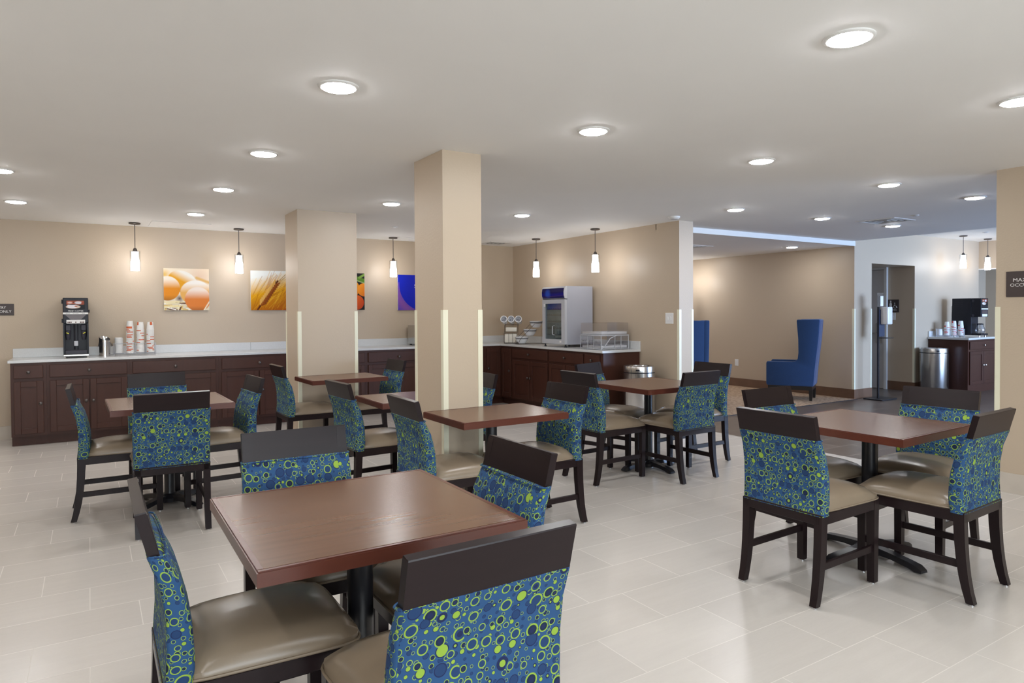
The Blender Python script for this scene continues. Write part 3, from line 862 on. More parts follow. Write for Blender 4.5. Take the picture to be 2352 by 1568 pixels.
bm = new(); panel_door(bm, 5.050, 5.296, 0.132, 0.850, PBo); dd = obj('door', bm, M_CAB, t); knob(PBo, 5.075, 0.55, dd)
bm = new(); panel_door(bm, 8.500, 8.775, 0.132, 0.850, PRo); dd = obj('door', bm, M_CAB, t); knob(PRo, 8.528, 0.52, dd)
DR = XA - XF - 0.002
cabinet('dark two-door cabinet under the bowls, right-hand run', 7.542, 8.480, PR, DR, (7.560, 8.462), [(7.560, 7.992, 8.018 - 0.05), (8.006, 8.455, 8.034)])
cabinet('dark two-door cabinet under the small fridge', 6.757, 7.541, PR, DR, (6.778, 7.524), [(6.778, 7.140, 7.112), (7.152, 7.524, 7.180)])
cabinet('narrow dark cabinet at the near end of the right-hand counter', 6.392, 6.756, PR, DR, (6.448, 6.738), [(6.448, 6.738, 6.71)])

# worktop with backsplash
bm = new(); add_prism(bm, [(-0.735, 8.785), (5.285, 8.785), (5.285, 6.368), (XA - 0.001, 6.368), (XA - 0.001, YB - 0.001), (-0.735, YB - 0.001)], 0.8855, 0.915, bev=0.003, seg=1)
wt = obj('worktop', bm, M_QUARTZ); tag(wt, 'long white quartz worktop running along the back wall and the alcove', 'worktop')
for a, b in ((-0.733, 1.80), (1.802, 4.3), (4.302, XA - 0.022)):
    bm = new(); add_box(bm, a, b, YB - 0.022, YB - 0.001, 0.9152, 1.016, 0.002, 1); obj('backsplash', bm, M_QUARTZ, wt)
bm = new(); add_box(bm, XA - 0.022, XA - 0.001, 6.37, YB - 0.001, 0.9152, 1.016, 0.002, 1); obj('backsplash', bm, M_QUARTZ, wt)

# ------------------------------------------------------------------ wall pictures


def grid_uv(R, Cn): return np.meshgrid(np.linspace(0, 1, Cn), np.linspace(0, 1, R))   # u right, v down


def blend(img, mask, col): return img * (1 - mask[..., None]) + np.asarray(col) * mask[..., None]


def soft(d, w): return np.clip(0.5 - d / w, 0, 1)


def seg_dist(u, v, a, b):
    a, b = np.array(a), np.array(b); d = b - a; L = d @ d
    t = np.clip(((u - a[0]) * d[0] + (v - a[1]) * d[1]) / L, 0, 1)
    return np.hypot(u - a[0] - t * d[0], v - a[1] - t * d[1])


def eggs():
    u, v = grid_uv(120, 120); im = np.zeros((120, 120, 3)) + s2l((248, 235, 214))
    rng = np.random.RandomState(3)
    im = blend(im, soft(np.hypot(u - 0.78, v - 0.2) - 0.18, 0.3), s2l((240, 214, 190)))
    im = blend(im, soft(np.hypot(u - 0.02, v - 0.15) - 0.05, 0.2), s2l((240, 190, 20)))
    def egg(cx, cy, rx, ry, low, top, rot=0.0):
        nonlocal im
        c, s = math.cos(rot), math.sin(rot)
        x = (u - cx) * c + (v - cy) * s; y = -(u - cx) * s + (v - cy) * c
        d = np.hypot(x / rx, y / ry)
        k = np.clip((y / ry + 0.75) / 0.75, 0, 1)[..., None]
        body = s2l(top) * (1 - k) + s2l(low) * k
        e = np.clip((y / ry - 0.55) / 0.45, 0, 1)[..., None]
        body = body * (1 - e) + s2l(tuple(q * 0.80 for q in low)) * e
        m = soft(d - 1, 0.05)[..., None]; im = im * (1 - m) + body * m
    egg(0.42, 0.32, 0.34, 0.25, (238, 178, 20), (250, 245, 235), 0.5)
    im = blend(im, soft(seg_dist(u, v, (0.72, 0.22), (1.0, 0.33)) - 0.03, 0.04), s2l((236, 196, 130)))
    im = blend(im, soft(0.78 - v, 0.1), s2l((236, 224, 200)))
    im = blend(im, soft(np.hypot(u - 0.34, v - 0.72) - 0.05, 0.12), s2l((88, 62, 66)))
    egg(0.08, 0.48, 0.275, 0.29, (236, 160, 16), (250, 240, 225))
    egg(0.70, 0.58, 0.345, 0.30, (240, 190, 110), (252, 246, 238))
    for i in range(40):
        x0, y0 = rng.rand() * 0.7 - 0.1, 0.8 + rng.rand() * 0.22; a = rng.rand() * 0.6 - 0.15 if i % 3 else 1.2 + rng.rand()
        L = 0.1 + rng.rand() * 0.3
        c = [(250, 236, 190), (120, 70, 40), (236, 205, 130), (255, 250, 240)][i % 4]
        im = blend(im, soft(seg_dist(u, v, (x0, y0), (x0 + L * math.cos(a), y0 + L * math.sin(a) * 0.6)) - 0.012, 0.012), s2l(c))
    egg(0.745, 0.735, 0.29, 0.295, (232, 148, 72), (250, 236, 224))
    im = blend(im, soft(seg_dist(u, v, (1.0, 0.80), (0.87, 1.02)) - 0.014, 0.012), s2l((252, 240, 215)))
    return im


def wheat():
    u, v = grid_uv(130, 130); rng = np.random.RandomState(5)
    k = np.clip((v + 0.25 * u - 0.2) / 0.45, 0, 1)[..., None]
    im = s2l((244, 245, 240)) * (1 - k) + s2l((232, 176, 20)) * k
    k = np.clip((v - 0.6 + 0.25 * (u - 0.3)) / 0.5, 0, 1)[..., None]; im = im * (1 - k) + s2l((188, 108, 12)) * k
    for i in range(110):
        x0 = rng.rand() * 1.2; y0 = 0.35 + rng.rand() * 0.75; L = 0.2 + rng.rand() * 0.35; a = -1.0 + (rng.rand() - 0.5) * 0.5
        c = [(214, 140, 16), (246, 204, 70), (170, 90, 12), (226, 168, 30)][i % 4]
        im = blend(im, 0.5 * soft(seg_dist(u, v, (x0, y0), (x0 + L * math.cos(a), y0 + L * math.sin(a))) - 0.006, 0.012), s2l(c))
    A, B = np.array((0.17, 0.98)), np.array((0.66, 0.26))
    for i in range(34):
        q = A + (B - A) * (0.25 + 0.75 * i / 34); L = 0.3 + 0.3 * rng.rand(); a = -0.35 - 0.5 * rng.rand()
        im = blend(im, 0.8 * soft(seg_dist(u, v, q, q + L * np.array((math.cos(a), math.sin(a)))) - 0.002, 0.008), s2l([(250, 214, 110), (120, 64, 10)][i % 2]))
    im = blend(im, soft(seg_dist(u, v, A, B) - 0.022, 0.02), s2l((110, 56, 16)))
    for i in range(11):
        q = A + (B - A) * (0.18 + 0.78 * i / 11)
        for s, c in ((-1, (236, 190, 110)), (1, (170, 100, 30))):
            a = math.atan2(*(B - A)[::-1]) + s * 0.55; r = q + 0.015 * s * np.array((-math.sin(a), math.cos(a)))
            im = blend(im, soft(seg_dist(u, v, r, r + 0.105 * np.array((math.cos(a), math.sin(a)))) - 0.030 * (1 - 0.4 * i / 11), 0.012), s2l(c))
            im = blend(im, soft(seg_dist(u, v, r + 0.012, r + 0.012 + 0.10 * np.array((math.cos(a), math.sin(a)))) - 0.004, 0.01), s2l((92, 46, 14)))
    return im


def oranges():
    u, v = grid_uv(110, 110); im = np.zeros((110, 110, 3)) + s2l((40, 34, 26))
    def fruit(cx, cy, r, low, top):
        nonlocal im
        d = np.hypot(u - cx, v - cy) / r; k = np.clip((u - cx + 0.6 * (v - cy)) / r * 0.5 + 0.5, 0, 1)[..., None]
        m = soft(d - 1, 0.04)[..., None]; im = im * (1 - m) + (s2l(top) * (1 - k) + s2l(low) * k) * m
    fruit(0.22, 0.45, 0.26, (225, 110, 10), (255, 190, 60)); fruit(0.62, 0.42, 0.24, (235, 150, 20), (255, 215, 90)); fruit(0.98, 0.45, 0.18, (220, 120, 10), (250, 170, 40))
    fruit(0.35, 0.82, 0.24, (215, 90, 10), (250, 160, 40)); fruit(0.78, 0.80, 0.20, (205, 85, 10), (245, 130, 25))
    for a, b, w, c in (((0.5, 0.05), (1.05, 0.22), 0.05, (110, 150, 50)), ((0.85, 0.12), (1.02, 0.02), 0.03, (150, 180, 90)), ((0.1, 0.1), (0.5, 0.2), 0.05, (60, 100, 40)), ((0.6, 0.14), (1.0, 0.27), 0.012, (190, 205, 140))):
        im = blend(im, soft(seg_dist(u, v, a, b) - w, 0.02), s2l(c))
    return im


def blue_poster():
    R = 200; u, v = grid_uv(R, R); im = np.zeros((R, R, 3)) + s2l((26, 50, 200))
    k = np.clip(0.35 - u, 0, 1)[..., None]; im = im * (1 - k) + s2l((40, 70, 214)) * k
    for i in range(13):
        rr = 0.745 + i * 0.024; n = int(2 * PI * rr / 0.024)
        for j in range(n):
            a = 2 * PI * (j + 0.5 * (i % 2)) / n; cx, cyv = 0.78 + rr * math.cos(a), 0.28 + rr * math.sin(a)
            if not (-0.02 < cx < 0.62 and 0.22 < cyv < 1.02) or cx - 0.2 > 0.9 * (cyv - 0.3): continue
            c = [(240, 120, 90), (236, 150, 160), (255, 196, 120)][(i + j) % 3]
            x0, x1 = int((cx - 0.014) * R), int((cx + 0.014) * R) + 2; y0, y1 = int((cyv - 0.014) * R), int((cyv + 0.014) * R) + 2
            if x1 < 1 or y1 < 1 or x0 >= R or y0 >= R: continue
            x0, y0 = max(x0, 0), max(y0, 0)
            sub = (slice(y0, min(y1, R)), slice(x0, min(x1, R)))
            m = soft(np.hypot(u[sub] - cx, v[sub] - cyv) - 0.0075 * (1 - 0.4 * abs(i - 4) / 8), 0.006)[..., None]
            im[sub] = im[sub] * (1 - m) + s2l(c) * m
    return im


def picture(name, label, x0, x1, z0, z1, img, cat='picture', edge=None):
    w, h = x1 - x0, z1 - z0; t = thing(name, label, cat, ((x0 + x1) / 2, YB, (z0 + z1) / 2), 0, 'square pictures on the back wall')
    bm = new(); add_box(bm, -w / 2, w / 2, -0.032, -0.012, -h / 2, h / 2, 0.001, 1); add_box(bm, -w * 0.3, w * 0.3, -0.012, -0.0005, -h * 0.3, h * 0.3); obj('backing_board', bm, edge or M_PAPER, t)
    print_mesh('print', img, w, h, t, face_mat((0, -0.0325, 0), (1, 0, 0), (0, 0, 1)))
    return t


picture('wall_picture', 'square print of brown eggs on straw above the cup stacks', 0.785, 1.303, 1.443, 1.965, eggs())
picture('wall_picture', 'square print of a golden wheat ear, partly behind the rear column', 1.808, 2.330, 1.440, 1.964, wheat())
picture('wall_picture', 'square print of oranges and leaves mostly behind the rear column', 2.842, 3.366, 1.440, 1.962, oranges())
pp = picture('wall_poster', 'royal blue poster with a dotted arc between the columns', 3.878, 4.400, 1.432, 1.957, blue_poster(), 'poster')
text_mesh('lettering', 'S', 0.075, M_LETTER, pp, face_mat((0.018, -0.0335, 0.095), (1, 0, 0), (0, 0, 1)))

# ------------------------------------------------------------------ signs and plates


def sign(label, origin, right, w, h, lines, name='wall_sign', cat='sign'):
    t = thing(name, label, cat, origin)
    r = Vector(right); n = r.cross(Vector((0, 0, 1)))
    bm = new(); add_box(bm, -w / 2, w / 2, -h / 2, h / 2, 0, 0.008, 0.0015, 1, face_mat((0, 0, 0), right, (0, 0, 1))); obj('plate', bm, M_SIGN, t)
    for s, size, du, dz, wd in lines:
        p = r * du + n * 0.0085 + Vector((0, 0, dz)); text_mesh('lettering', s, size, M_LETTER, t, face_mat(p, right, (0, 0, 1)), width=wd)
    return t


sign('brown pantry staff only sign at the left edge of the picture', (-0.853, YB, 1.456), (1, 0, 0), 0.276, 0.129, [('PANTRY', 0.040, 0.0, 0.021, 0.13), ('STAFF ONLY', 0.040, 0.0, -0.023, 0.228)])
sign('brown maximum occupancy sign on the near right wall', (5.93, 2.215, 1.586), (0, -1, 0), 0.29, 0.193, [('MAXIMUM', 0.036, 0.0, 0.030, 0.195), ('OCCUPANCY', 0.036, 0.0, -0.008, 0.235), ('34', 0.046, 0.0, -0.055, None)])
ws = sign('brown women restroom sign inside the restroom recess', (11.93, 6.46, 1.462), (0, -1, 0), 0.19, 0.224, [('WOMEN', 0.030, 0.0, -0.072, 0.11)])
# pictogram: standing figure and wheelchair symbol
bm = new(); M = face_mat((-0.0095, 0.045, 0.02), (0, -1, 0), (0, 0, 1))
add_lathe(bm, [(0.013, 0), (0.013, 0.001)], 0, 0.062, 0, 16, M=M)
for pts in ([(-0.010, 0.045), (0.010, 0.045), (0.024, 0.0), (0.019, -0.005), (0.012, 0.012), (0.026, -0.032), (0.010, -0.032), (0.010, -0.066), (-0.010, -0.066), (-0.010, -0.032), (-0.026, -0.032), (-0.012, 0.012), (-0.019, -0.005), (-0.024, 0.0)],):
    a = [bm.verts.new(M @ Vector((*p, 0.0))) for p in pts]; b = [bm.verts.new(M @ Vector((*p, 0.001))) for p in pts]
    bm.faces.new(b); n = len(pts)
    for i in range(n): bm.faces.new((a[i], a[(i + 1) % n], b[(i + 1) % n], b[i]))
obj('pictogram', bm, M_LETTER, ws)
bm = new(); M = face_mat((-0.0095, -0.03, 0.0), (0, -1, 0), (0, 0, 1))
add_tube(bm, [M @ Vector((0.026 * math.cos(a), -0.014 + 0.026 * math.sin(a), 0.0)) for a in [math.radians(110 + 22 * i) for i in range(12)]], 0.0028, 6)
add_tube(bm, [M @ Vector(p) for p in ((-0.006, 0.04, 0), (-0.002, 0.0, 0), (0.020, 0.0, 0), (0.030, -0.028, 0), (0.040, -0.026, 0))], 0.003, 6)
add_lathe(bm, [(0.007, 0), (0.007, 0.001)], -0.006, 0.050, 0, 14, M=M)
obj('pictogram', bm, M_LETTER, ws)


def wall_plate(label, origin, right, w, h, kind):
    t = thing(kind, label, 'outlet' if kind == 'wall_outlet' else 'light switch', origin)
    F = face_mat((0, 0, 0), right, (0, 0, 1))
    bm = new(); add_box(bm, -w / 2, w / 2, -h / 2, h / 2, 0, 0.006, 0.002, 1, F); obj('cover_plate', bm, M_WPLAS, t)
    for du in ((-0.023, 0.023) if w > 0.09 else (0.0,)):
        if kind == 'wall_outlet':
            for dz in (-0.022, 0.022):
                bm = new(); add_box(bm, du - 0.015, du + 0.015, dz - 0.013, dz + 0.013, 0.006, 0.0085, 0.001, 1, F); obj('socket', bm, M_WPLAS, t)
        else:
            bm = new(); add_box(bm, du - 0.008, du + 0.008, -0.018, 0.018, 0.006, 0.011, 0.0015, 1, F); obj('rocker', bm, M_WPLAS, t)
    return t


wall_plate('white light switch plate on the alcove wall above the bin', (XA, 5.868, 1.309), (0, -1, 0), 0.13, 0.13, 'light_switch')
wall_plate('white outlet low on the lounge wall between the blue chairs', (XL, 8.366, 0.438), (0, -1, 0), 0.08, 0.125, 'wall_outlet')
wall_plate('white switch plate under the women sign in the restroom recess', (11.93, 6.485, 1.280), (0, -1, 0), 0.125, 0.125, 'light_switch')
# narrow dark frame just showing past the near right wall
t = thing('framed_notice', 'black framed notice beyond the far pendants at the right wall edge', 'picture frame', (14.9, 6.705, 1.55))
bm = new(); add_box(bm, -0.24, 0.24, -0.03, -0.001, -0.29, 0.29, 0.003, 1); obj('frame', bm, M_BPLAS, t)
bm = new(); add_box(bm, -0.20, 0.20, -0.032, -0.0301, -0.25, 0.25); obj('sheet', bm, M_PAPER, t)

# ------------------------------------------------------------------ things on the back counter
ZW = 0.9156
t = thing('coffee_machine', 'tall black coffee dispenser on the left of the back counter', 'coffee machine', (-0.128, 9.08, ZW))
CM = t
bm = new()
add_box(bm, -0.118, 0.120, -0.10, 0.24, 0.03, 0.665, 0.004, 1)
add_box(bm, -0.118, 0.120, -0.185, -0.10, 0.385, 0.665, 0.006, 1)
for s in (-0.118, 0.106): add_box(bm, s, s + 0.014, -0.185, -0.10, 0.03, 0.385)
obj('housing', bm, M_BPLAS, t)
bm = new(); add_box(bm, -0.118, 0.120, -0.205, -0.10, 0.020, 0.040, 0.003, 1); obj('base_trim', bm, M_STEEL, t)
bm = new(); add_box(bm, -0.100, 0.102, -0.200, -0.10, 0.041, 0.085, 0.004, 1); obj('drip_tray', bm, M_GPLAS, t)
bm = new()
for z in (0.62, 0.41): add_box(bm, -0.130, -0.118, -0.17, -0.14, z - 0.02, z + 0.025, 0.002, 1)
add_box(bm, 0.120, 0.133, -0.17, -0.14, 0.50, 0.535, 0.002, 1); obj('hinge', bm, M_BPLAS, t)
F = face_mat((0.001, -0.1865, 0.0), (1, 0, 0), (0, 0, 1))


def coffee_print():
    u, v = grid_uv(70, 110); im = np.zeros((70, 110, 3)) + s2l((28, 24, 34))
    k = soft(np.abs(u - 0.5) - 0.46, 0.06) * soft(np.abs(v - 0.26) - 0.22, 0.08); im = blend(im, k, s2l((186, 110, 84)))
    im = blend(im, soft(np.hypot((u - 0.22) / 1.2, v - 0.26) - 0.10, 0.08), s2l((232, 206, 196)))
    im = blend(im, soft(np.hypot((u - 0.42) / 1.0, v - 0.2) - 0.07, 0.05), s2l((120, 62, 44)))
    im = blend(im, soft(np.hypot((u - 0.66) / 1.3, v - 0.26) - 0.15, 0.06), s2l((226, 224, 230)))
    im = blend(im, soft(np.hypot((u - 0.88) / 0.7, v - 0.30) - 0.10, 0.06), s2l((170, 84, 60)))
    im = blend(im, soft(np.hypot((u - 0.38) / 1.6, (v - 0.72) / 0.85) - 0.24, 0.04), s2l((222, 200, 186)))
    im = blend(im, soft(np.hypot((u - 0.34) / 1.15, (v - 0.66)) - 0.24, 0.04) * soft(0.44 - v, 0.03), s2l((236, 232, 236)))
    im = blend(im, soft(np.hypot((u - 0.36) / 2.2, (v - 0.46) / 0.45) - 0.11, 0.03), s2l((46, 26, 22)))
    im = blend(im, soft(np.hypot((u - 0.54), v - 0.66) - 0.08, 0.06), s2l((196, 128, 96)))
    return im


print_mesh('picture_panel', coffee_print(), 0.178, 0.098, t, F @ Matrix.Translation((-0.002, 0.588, 0)))
text_mesh('lettering', 'FRESH COFFEE', 0.021, M_LETTER, t, F @ Matrix.Translation((0, 0.520, 0)), width=0.142)
bm = new(); add_box(bm, -0.117, 0.117, 0.484, 0.503, 0, 0.002, M=F); lb = obj('label_strip', bm, M_PAPER, t)
for s, du in (('REGULAR', -0.072), ('HOT WATER', 0.0), ('DECAF', 0.072)): text_mesh('lettering', s, 0.009, M_INK, lb, F @ Matrix.Translation((du, 0.4935, 0.0025)), depth=0.0003)
bm = new(); pts = [(-0.100, 0.480), (0.100, 0.480), (0.048, 0.425), (-0.048, 0.425)]
a = [bm.verts.new(F @ Vector((*p, 0.0005))) for p in pts]; b = [bm.verts.new(F @ Vector((*p, 0.004))) for p in pts]; bm.faces.new(b)
for i in range(4): bm.faces.new((a[i], a[(i + 1) % 4], b[(i + 1) % 4], b[i]))
obj('splash_panel', bm, mat('smoked_brown_plastic', (0.09, 0.065, 0.065), 0.3, noise=0.05, nscale=20), t)
bm = new(); add_box(bm, -0.087, 0.087, 0.382, 0.422, 0.002, 0.006, 0.002, 1, F); kp = obj('keypad', bm, M_PAPER, t)
for du in (-0.072, -0.058, -0.044, 0.0, 0.044, 0.058, 0.072):
    bm = new(); add_box(bm, du - 0.0055, du + 0.0055, 0.389, 0.402, 0.006, 0.008, M=F); obj('button', bm, mat('brown_button', (0.10, 0.05, 0.045), 0.5, noise=0.1, nscale=30), kp)
for s in (-1, 1):
    bm = new(); add_box(bm, s * 0.072 - 0.026, s * 0.072 + 0.026, -0.15, -0.10, 0.30, 0.37, 0.006, 1); add_lathe(bm, [(0.016, 0.20), (0.026, 0.24), (0.028, 0.30)], s * 0.075, -0.125, 0, 16); sp = obj('spout', bm, M_GPLAS, t, 40)
    bm = new(); add_box(bm, -0.013, 0.013, -0.0045, 0.0045, 0, 0.002, M=face_mat((s * 0.078, -0.155, 0.275), (1, 0, s * 0.55), (-s * 0.55, 0, 1))); obj('spout_label', bm, M_YEL, sp)
bm = new(); add_lathe(bm, [(0.060, 0.09), (0.060, 0.37)], 0, -0.045, 0, 24); obj('tank', bm, M_BPLAS, t, 40)
bm = new(); add_box(bm, -0.020, 0.020, -0.135, -0.10, 0.13, 0.185, 0.004, 1); obj('tap', bm, M_GREYPL, t)
bm = new()
for x in (-0.10, 0.10):
    for y in (-0.17, 0.20): add_lathe(bm, [(0.016, 0), (0.012, 0.008), (0.008, 0.022)], x, y, 0, 12)
obj('feet', bm, M_STEEL, t, 40)

# little steel waste bin with slanted mouth and bag
t = thing('countertop_bin', 'small steel waste bin with plastic bag edge on the counter beside the coffee machine', 'bin', (0.146, 9.12, ZW))
bm = new(); n = 28; rr = 0.055
lo = [bm.verts.new((rr * math.cos(2 * PI * i / n), rr * math.sin(2 * PI * i / n), 0)) for i in range(n)]
hi = [bm.verts.new((rr * math.cos(2 * PI * i / n), rr * math.sin(2 * PI * i / n), 0.150)) for i in range(n)]
for i in range(n): bm.faces.new((lo[i], lo[(i + 1) % n], hi[(i + 1) % n], hi[i]))
bm.faces.new(lo); obj('body', bm, M_STEEL, t, 60)
bm = new(); a = [bm.verts.new((0.056 * math.cos(2 * PI * i / n), 0.056 * math.sin(2 * PI * i / n), 0.15)) for i in range(n)]
b = [bm.verts.new((0.056 * math.cos(2 * PI * i / n), 0.056 * math.sin(2 * PI * i / n), 0.206 + 0.020 * math.sin(2 * PI * i / n) - 0.014 * math.cos(2 * PI * i / n))) for i in range(n)]
c = [bm.verts.new((0.050 * math.cos(2 * PI * i / n), 0.050 * math.sin(2 * PI * i / n), 0.190 + 0.020 * math.sin(2 * PI * i / n) - 0.014 * math.cos(2 * PI * i / n))) for i in range(n)]
for i in range(n):
    bm.faces.new((a[i], a[(i + 1) % n], b[(i + 1) % n], b[i])); bm.faces.new((b[i], b[(i + 1) % n], c[(i + 1) % n], c[i]))
obj('lid', bm, M_STEEL, t, 60)
bm = new(); add_lathe(bm, [(0.049, 0.188), (0.049, 0.186)], n=24); obj('mouth', bm, M_BPLAS, t)
bm = new(); n = 48
a = [bm.verts.new((0.0575 * math.cos(2 * PI * i / n), 0.0575 * math.sin(2 * PI * i / n), 0.160)) for i in range(n)]
b = [bm.verts.new(((0.066 + 0.006 * math.sin(i * 2.1) + 0.012 * max(0, math.cos(2 * PI * i / n))) * math.cos(2 * PI * i / n), (0.066 + 0.006 * math.sin(i * 2.1)) * math.sin(2 * PI * i / n), 0.112 + 0.012 * math.sin(i * 1.7))) for i in range(n)]
for i in range(n): bm.faces.new((a[i], a[(i + 1) % n], b[(i + 1) % n], b[i]))
obj('bag_edge', bm, glass('bag_plastic', (0.92, 0.92, 0.95), 0.16, 0.2), t, 60)

# cup rack and cups
CUP = {}


def cup_rack(label, loc, rotz, xs, group_cups, stacks, print_mat, lids_x=None):
    t = thing('cup_rack', label, 'cup rack', loc, rotz)
    x0, x1 = (lids_x if lids_x is not None else xs[0]) - 0.055, xs[-1] + 0.055
    bm = new(); add_box(bm, x0, x1, -0.055, 0.055, 0.022, 0.027, 0.001, 1); obj('shelf', bm, M_ACRYL, t)
    bm = new()
    for x in (x0 + 0.004, x1 - 0.004):
        for y in (-0.05, 0.05): add_cyl(bm, (x, y, 0), (x, y, 0.14), 0.003, n=8)
    add_tube(bm, [(x0, -0.05, 0.02), (x1, -0.05, 0.02), (x1, 0.05, 0.02), (x0, 0.05, 0.02)], 0.003, 6, True)
    add_tube(bm, [(x0, -0.05, 0.138), (x1, -0.05, 0.138), (x1, 0.05, 0.138), (x0, 0.05, 0.138)], 0.0025, 6, True)
    for x in [(a + b) / 2 for a, b in zip(xs[:-1], xs[1:])]:
        for y in (-0.05, 0.05): add_cyl(bm, (x, y, 0.02), (x, y, 0.138), 0.0022, n=6)
    obj('wire_frame', bm, M_GREYPL, t, 50)
    return t


def cup_meshes(pm, key):
    """an upside-down paper cup: rim at the bottom; one mesh with a printed patch"""
    out = []
    for v in range(3):
        bm = new(); n = 24; prof = [(0.0420, 0.000), (0.0436, 0.002), (0.0420, 0.005), (0.0404, 0.006), (0.0378, 0.030), (0.0350, 0.060), (0.0312, 0.095), (0.0290, 0.0955), (0.0286, 0.091)]
        add_lathe(bm, prof, n=n, cap=False)
        bm.faces.ensure_lookup_table()
        top = [bm.verts.new((0.0286 * math.cos(2 * PI * i / n), 0.0286 * math.sin(2 * PI * i / n), 0.0912)) for i in range(n)]; bm.faces.new(top)
        for f in bm.faces:
            c = f.calc_center_median(); a = (math.degrees(math.atan2(c.y, c.x)) + 360 + v * 117) % 360
            if 0.006 < c.z < 0.028 and a < 95: f.material_index = 1
            if 0.06 < c.z < 0.094 and 200 < a < 250 and len(f.verts) == 4: f.material_index = 1
        o = obj('paper_cup', bm, [M_PAPER, pm], None, 50); out.append(o.data)
        bpy.data.objects.remove(o)
    CUP[key] = out


cup_meshes(M_ORANGE, 'o'); cup_meshes(M_RED, 'r')


def cup_stack(x, y, z, n, key, where, group, tag_top):
    for i in range(n):
        o = bpy.data.objects.new('paper_cup', CUP[key][random.randrange(3)]); COL.objects.link(o)
        o.location = (x + random.uniform(-.0003, .0003), y, z + i * 0.0155); o.rotation_euler = (0, 0, random.uniform(0, 6.28))
        tag(o, (tag_top if i == n - 1 else 'orange-printed paper cup in ' + where) if key == 'o' else (tag_top if i == n - 1 else 'red-printed paper cup in ' + where), 'paper cup', group)


def lid_stack(x, y, z, n, where):
    bm = new(); add_lathe(bm, [(0.0435, 0), (0.0445, 0.003), (0.0435, 0.006), (0.040, 0.0065), (0.0385, 0.0125), (0.034, 0.013)], n=24); q = obj('cup_cover', bm, M_WPLAS, None, 40); me = q.data; bpy.data.objects.remove(q)
    for i in range(n):
        o = bpy.data.objects.new('cup_cover', me); COL.objects.link(o); o.location = (x, y, z + i * 0.0088)
        tag(o, 'white plastic cup lid in ' + where, 'cup lid', 'cup lids in ' + where)


cup_rack('clear rack holding three cup stacks on the back counter', (0.46, 9.14, ZW), 0, (-0.055, 0.052, 0.156), None, None, None, lids_x=-0.171)
cup_stack(0.405, 9.14, ZW + 0.0275, 19, 'o', 'the left stack of three on the back counter', 'cups in the left stack', 'topmost cup of the left cup stack on the back counter')
cup_stack(0.512, 9.14, ZW + 0.0275, 18, 'o', 'the middle stack of three on the back counter', 'cups in the middle stack', 'topmost cup of the middle cup stack on the back counter')
cup_stack(0.616, 9.14, ZW + 0.0275, 18, 'o', 'the right stack of three on the back counter', 'cups in the right stack', 'topmost cup of the right cup stack on the back counter')
lid_stack(0.289, 9.14, ZW + 0.0275, 20, 'the stack beside the countertop bin')

# steel appliance half hidden by the middle column
t = thing('toaster', 'steel toaster box on the back counter, mostly behind the middle column', 'toaster', (4.16, 9.17, ZW))
bm = new(); add_box(bm, -0.155, 0.155, -0.12, 0.14, 0.02, 0.295, 0.006, 2); obj('housing', bm, M_STEEL, t)
bm = new(); add_box(bm, -0.15, 0.15, -0.128, -0.12, 0.022, 0.05); add_box(bm, -0.12, 0.12, -0.122, -0.1195, 0.09, 0.16); obj('control_strip', bm, M_BPLAS, t)
bm = new()
for x in (-0.12, 0.12):
    for y in (-0.09, 0.1): add_lathe(bm, [(0.014, 0), (0.014, 0.02)], x, y, 0, 10)
obj('feet', bm, M_BPLAS, t)

# ------------------------------------------------------------------ things on the right-hand counter


def bowl_at(x, y, z, tilt, label, rz=0.0):
    t = thing('serving_bowl', label, 'bowl', (x, y, z), rz, 'white serving bowls on the wire stand')
    k = 1.08
    bm = new(); add_lathe(bm, [(r * k, h * k) for r, h in ((0.045, 0.0), (0.050, 0.004), (0.078, 0.042), (0.090, 0.082), (0.096, 0.088), (0.092, 0.090), (0.086, 0.084), (0.074, 0.044), (0.045, 0.010), (0.001, 0.009))], n=36, cap=False); obj('bowl_body', bm, M_CERAM, t, 60)
    bm = new(); add_lathe(bm, [(0.0872 * k, 0.068 * k), (0.0893 * k, 0.075 * k)], n=36, cap=False); obj('rim_band', bm, mat('grey_slate_band', (0.16, 0.17, 0.20), 0.4, noise=0.3, nscale=60), t, 60)
    return t


BW = [(5.470, 8.455, ZW + 0.012), (5.585, 8.410, ZW + 0.125), (5.680, 8.385, ZW + 0.245)]
for (x, y, z), lab in zip(BW, ('lowest of three tiered white bowls left of the small fridge', 'middle of three tiered white bowls left of the small fridge', 'topmost of three tiered white bowls left of the small fridge')): bowl_at(x, y, z, 0, lab)
t = thing('bowl_stand', 'dark wire stand stepping up under the three white bowls', 'stand', (5.58, 8.42, ZW))
bm = new(); dx_, dy_ = 0.95, -0.316
def SP(a, b, z): return (a * dx_ - b * dy_, a * dy_ + b * dx_, z)
for s in (-0.112, 0.112):
    add_tube(bm, [SP(-0.20, s, 0.004), SP(0.217, s, 0.004), SP(0.217, s, 0.32), SP(0.05, s, 0.30), SP(-0.17, s, 0.075), SP(-0.20, s, 0.004)], 0.0035, 6)
for a, z in ((-0.20, 0.004), (0.217, 0.004), (0.217, 0.32)): add_tube(bm, [SP(a, -0.112, z), SP(a, 0.112, z)], 0.0035, 6)
for (x, y, z) in BW: add_tube(bm, [(x - 5.58 + 0.0965 * math.cos(a), y - 8.42 + 0.0965 * math.sin(a), z - ZW + 0.068) for a in [2 * PI * i / 28 for i in range(28)]], 0.003, 6, True)
obj('wire_frame', bm, M_NICKEL, t, 50)
bowl = bowl_at(5.02, 9.10, ZW + 0.06, 0, 'single white bowl peeking out right of the middle column')
bowl['group'] = 'white bowls on the back counter'
t = thing('bowl_stand', 'short wire stand under the single bowl right of the middle column', 'stand', (5.02, 9.10, ZW))
bm = new()
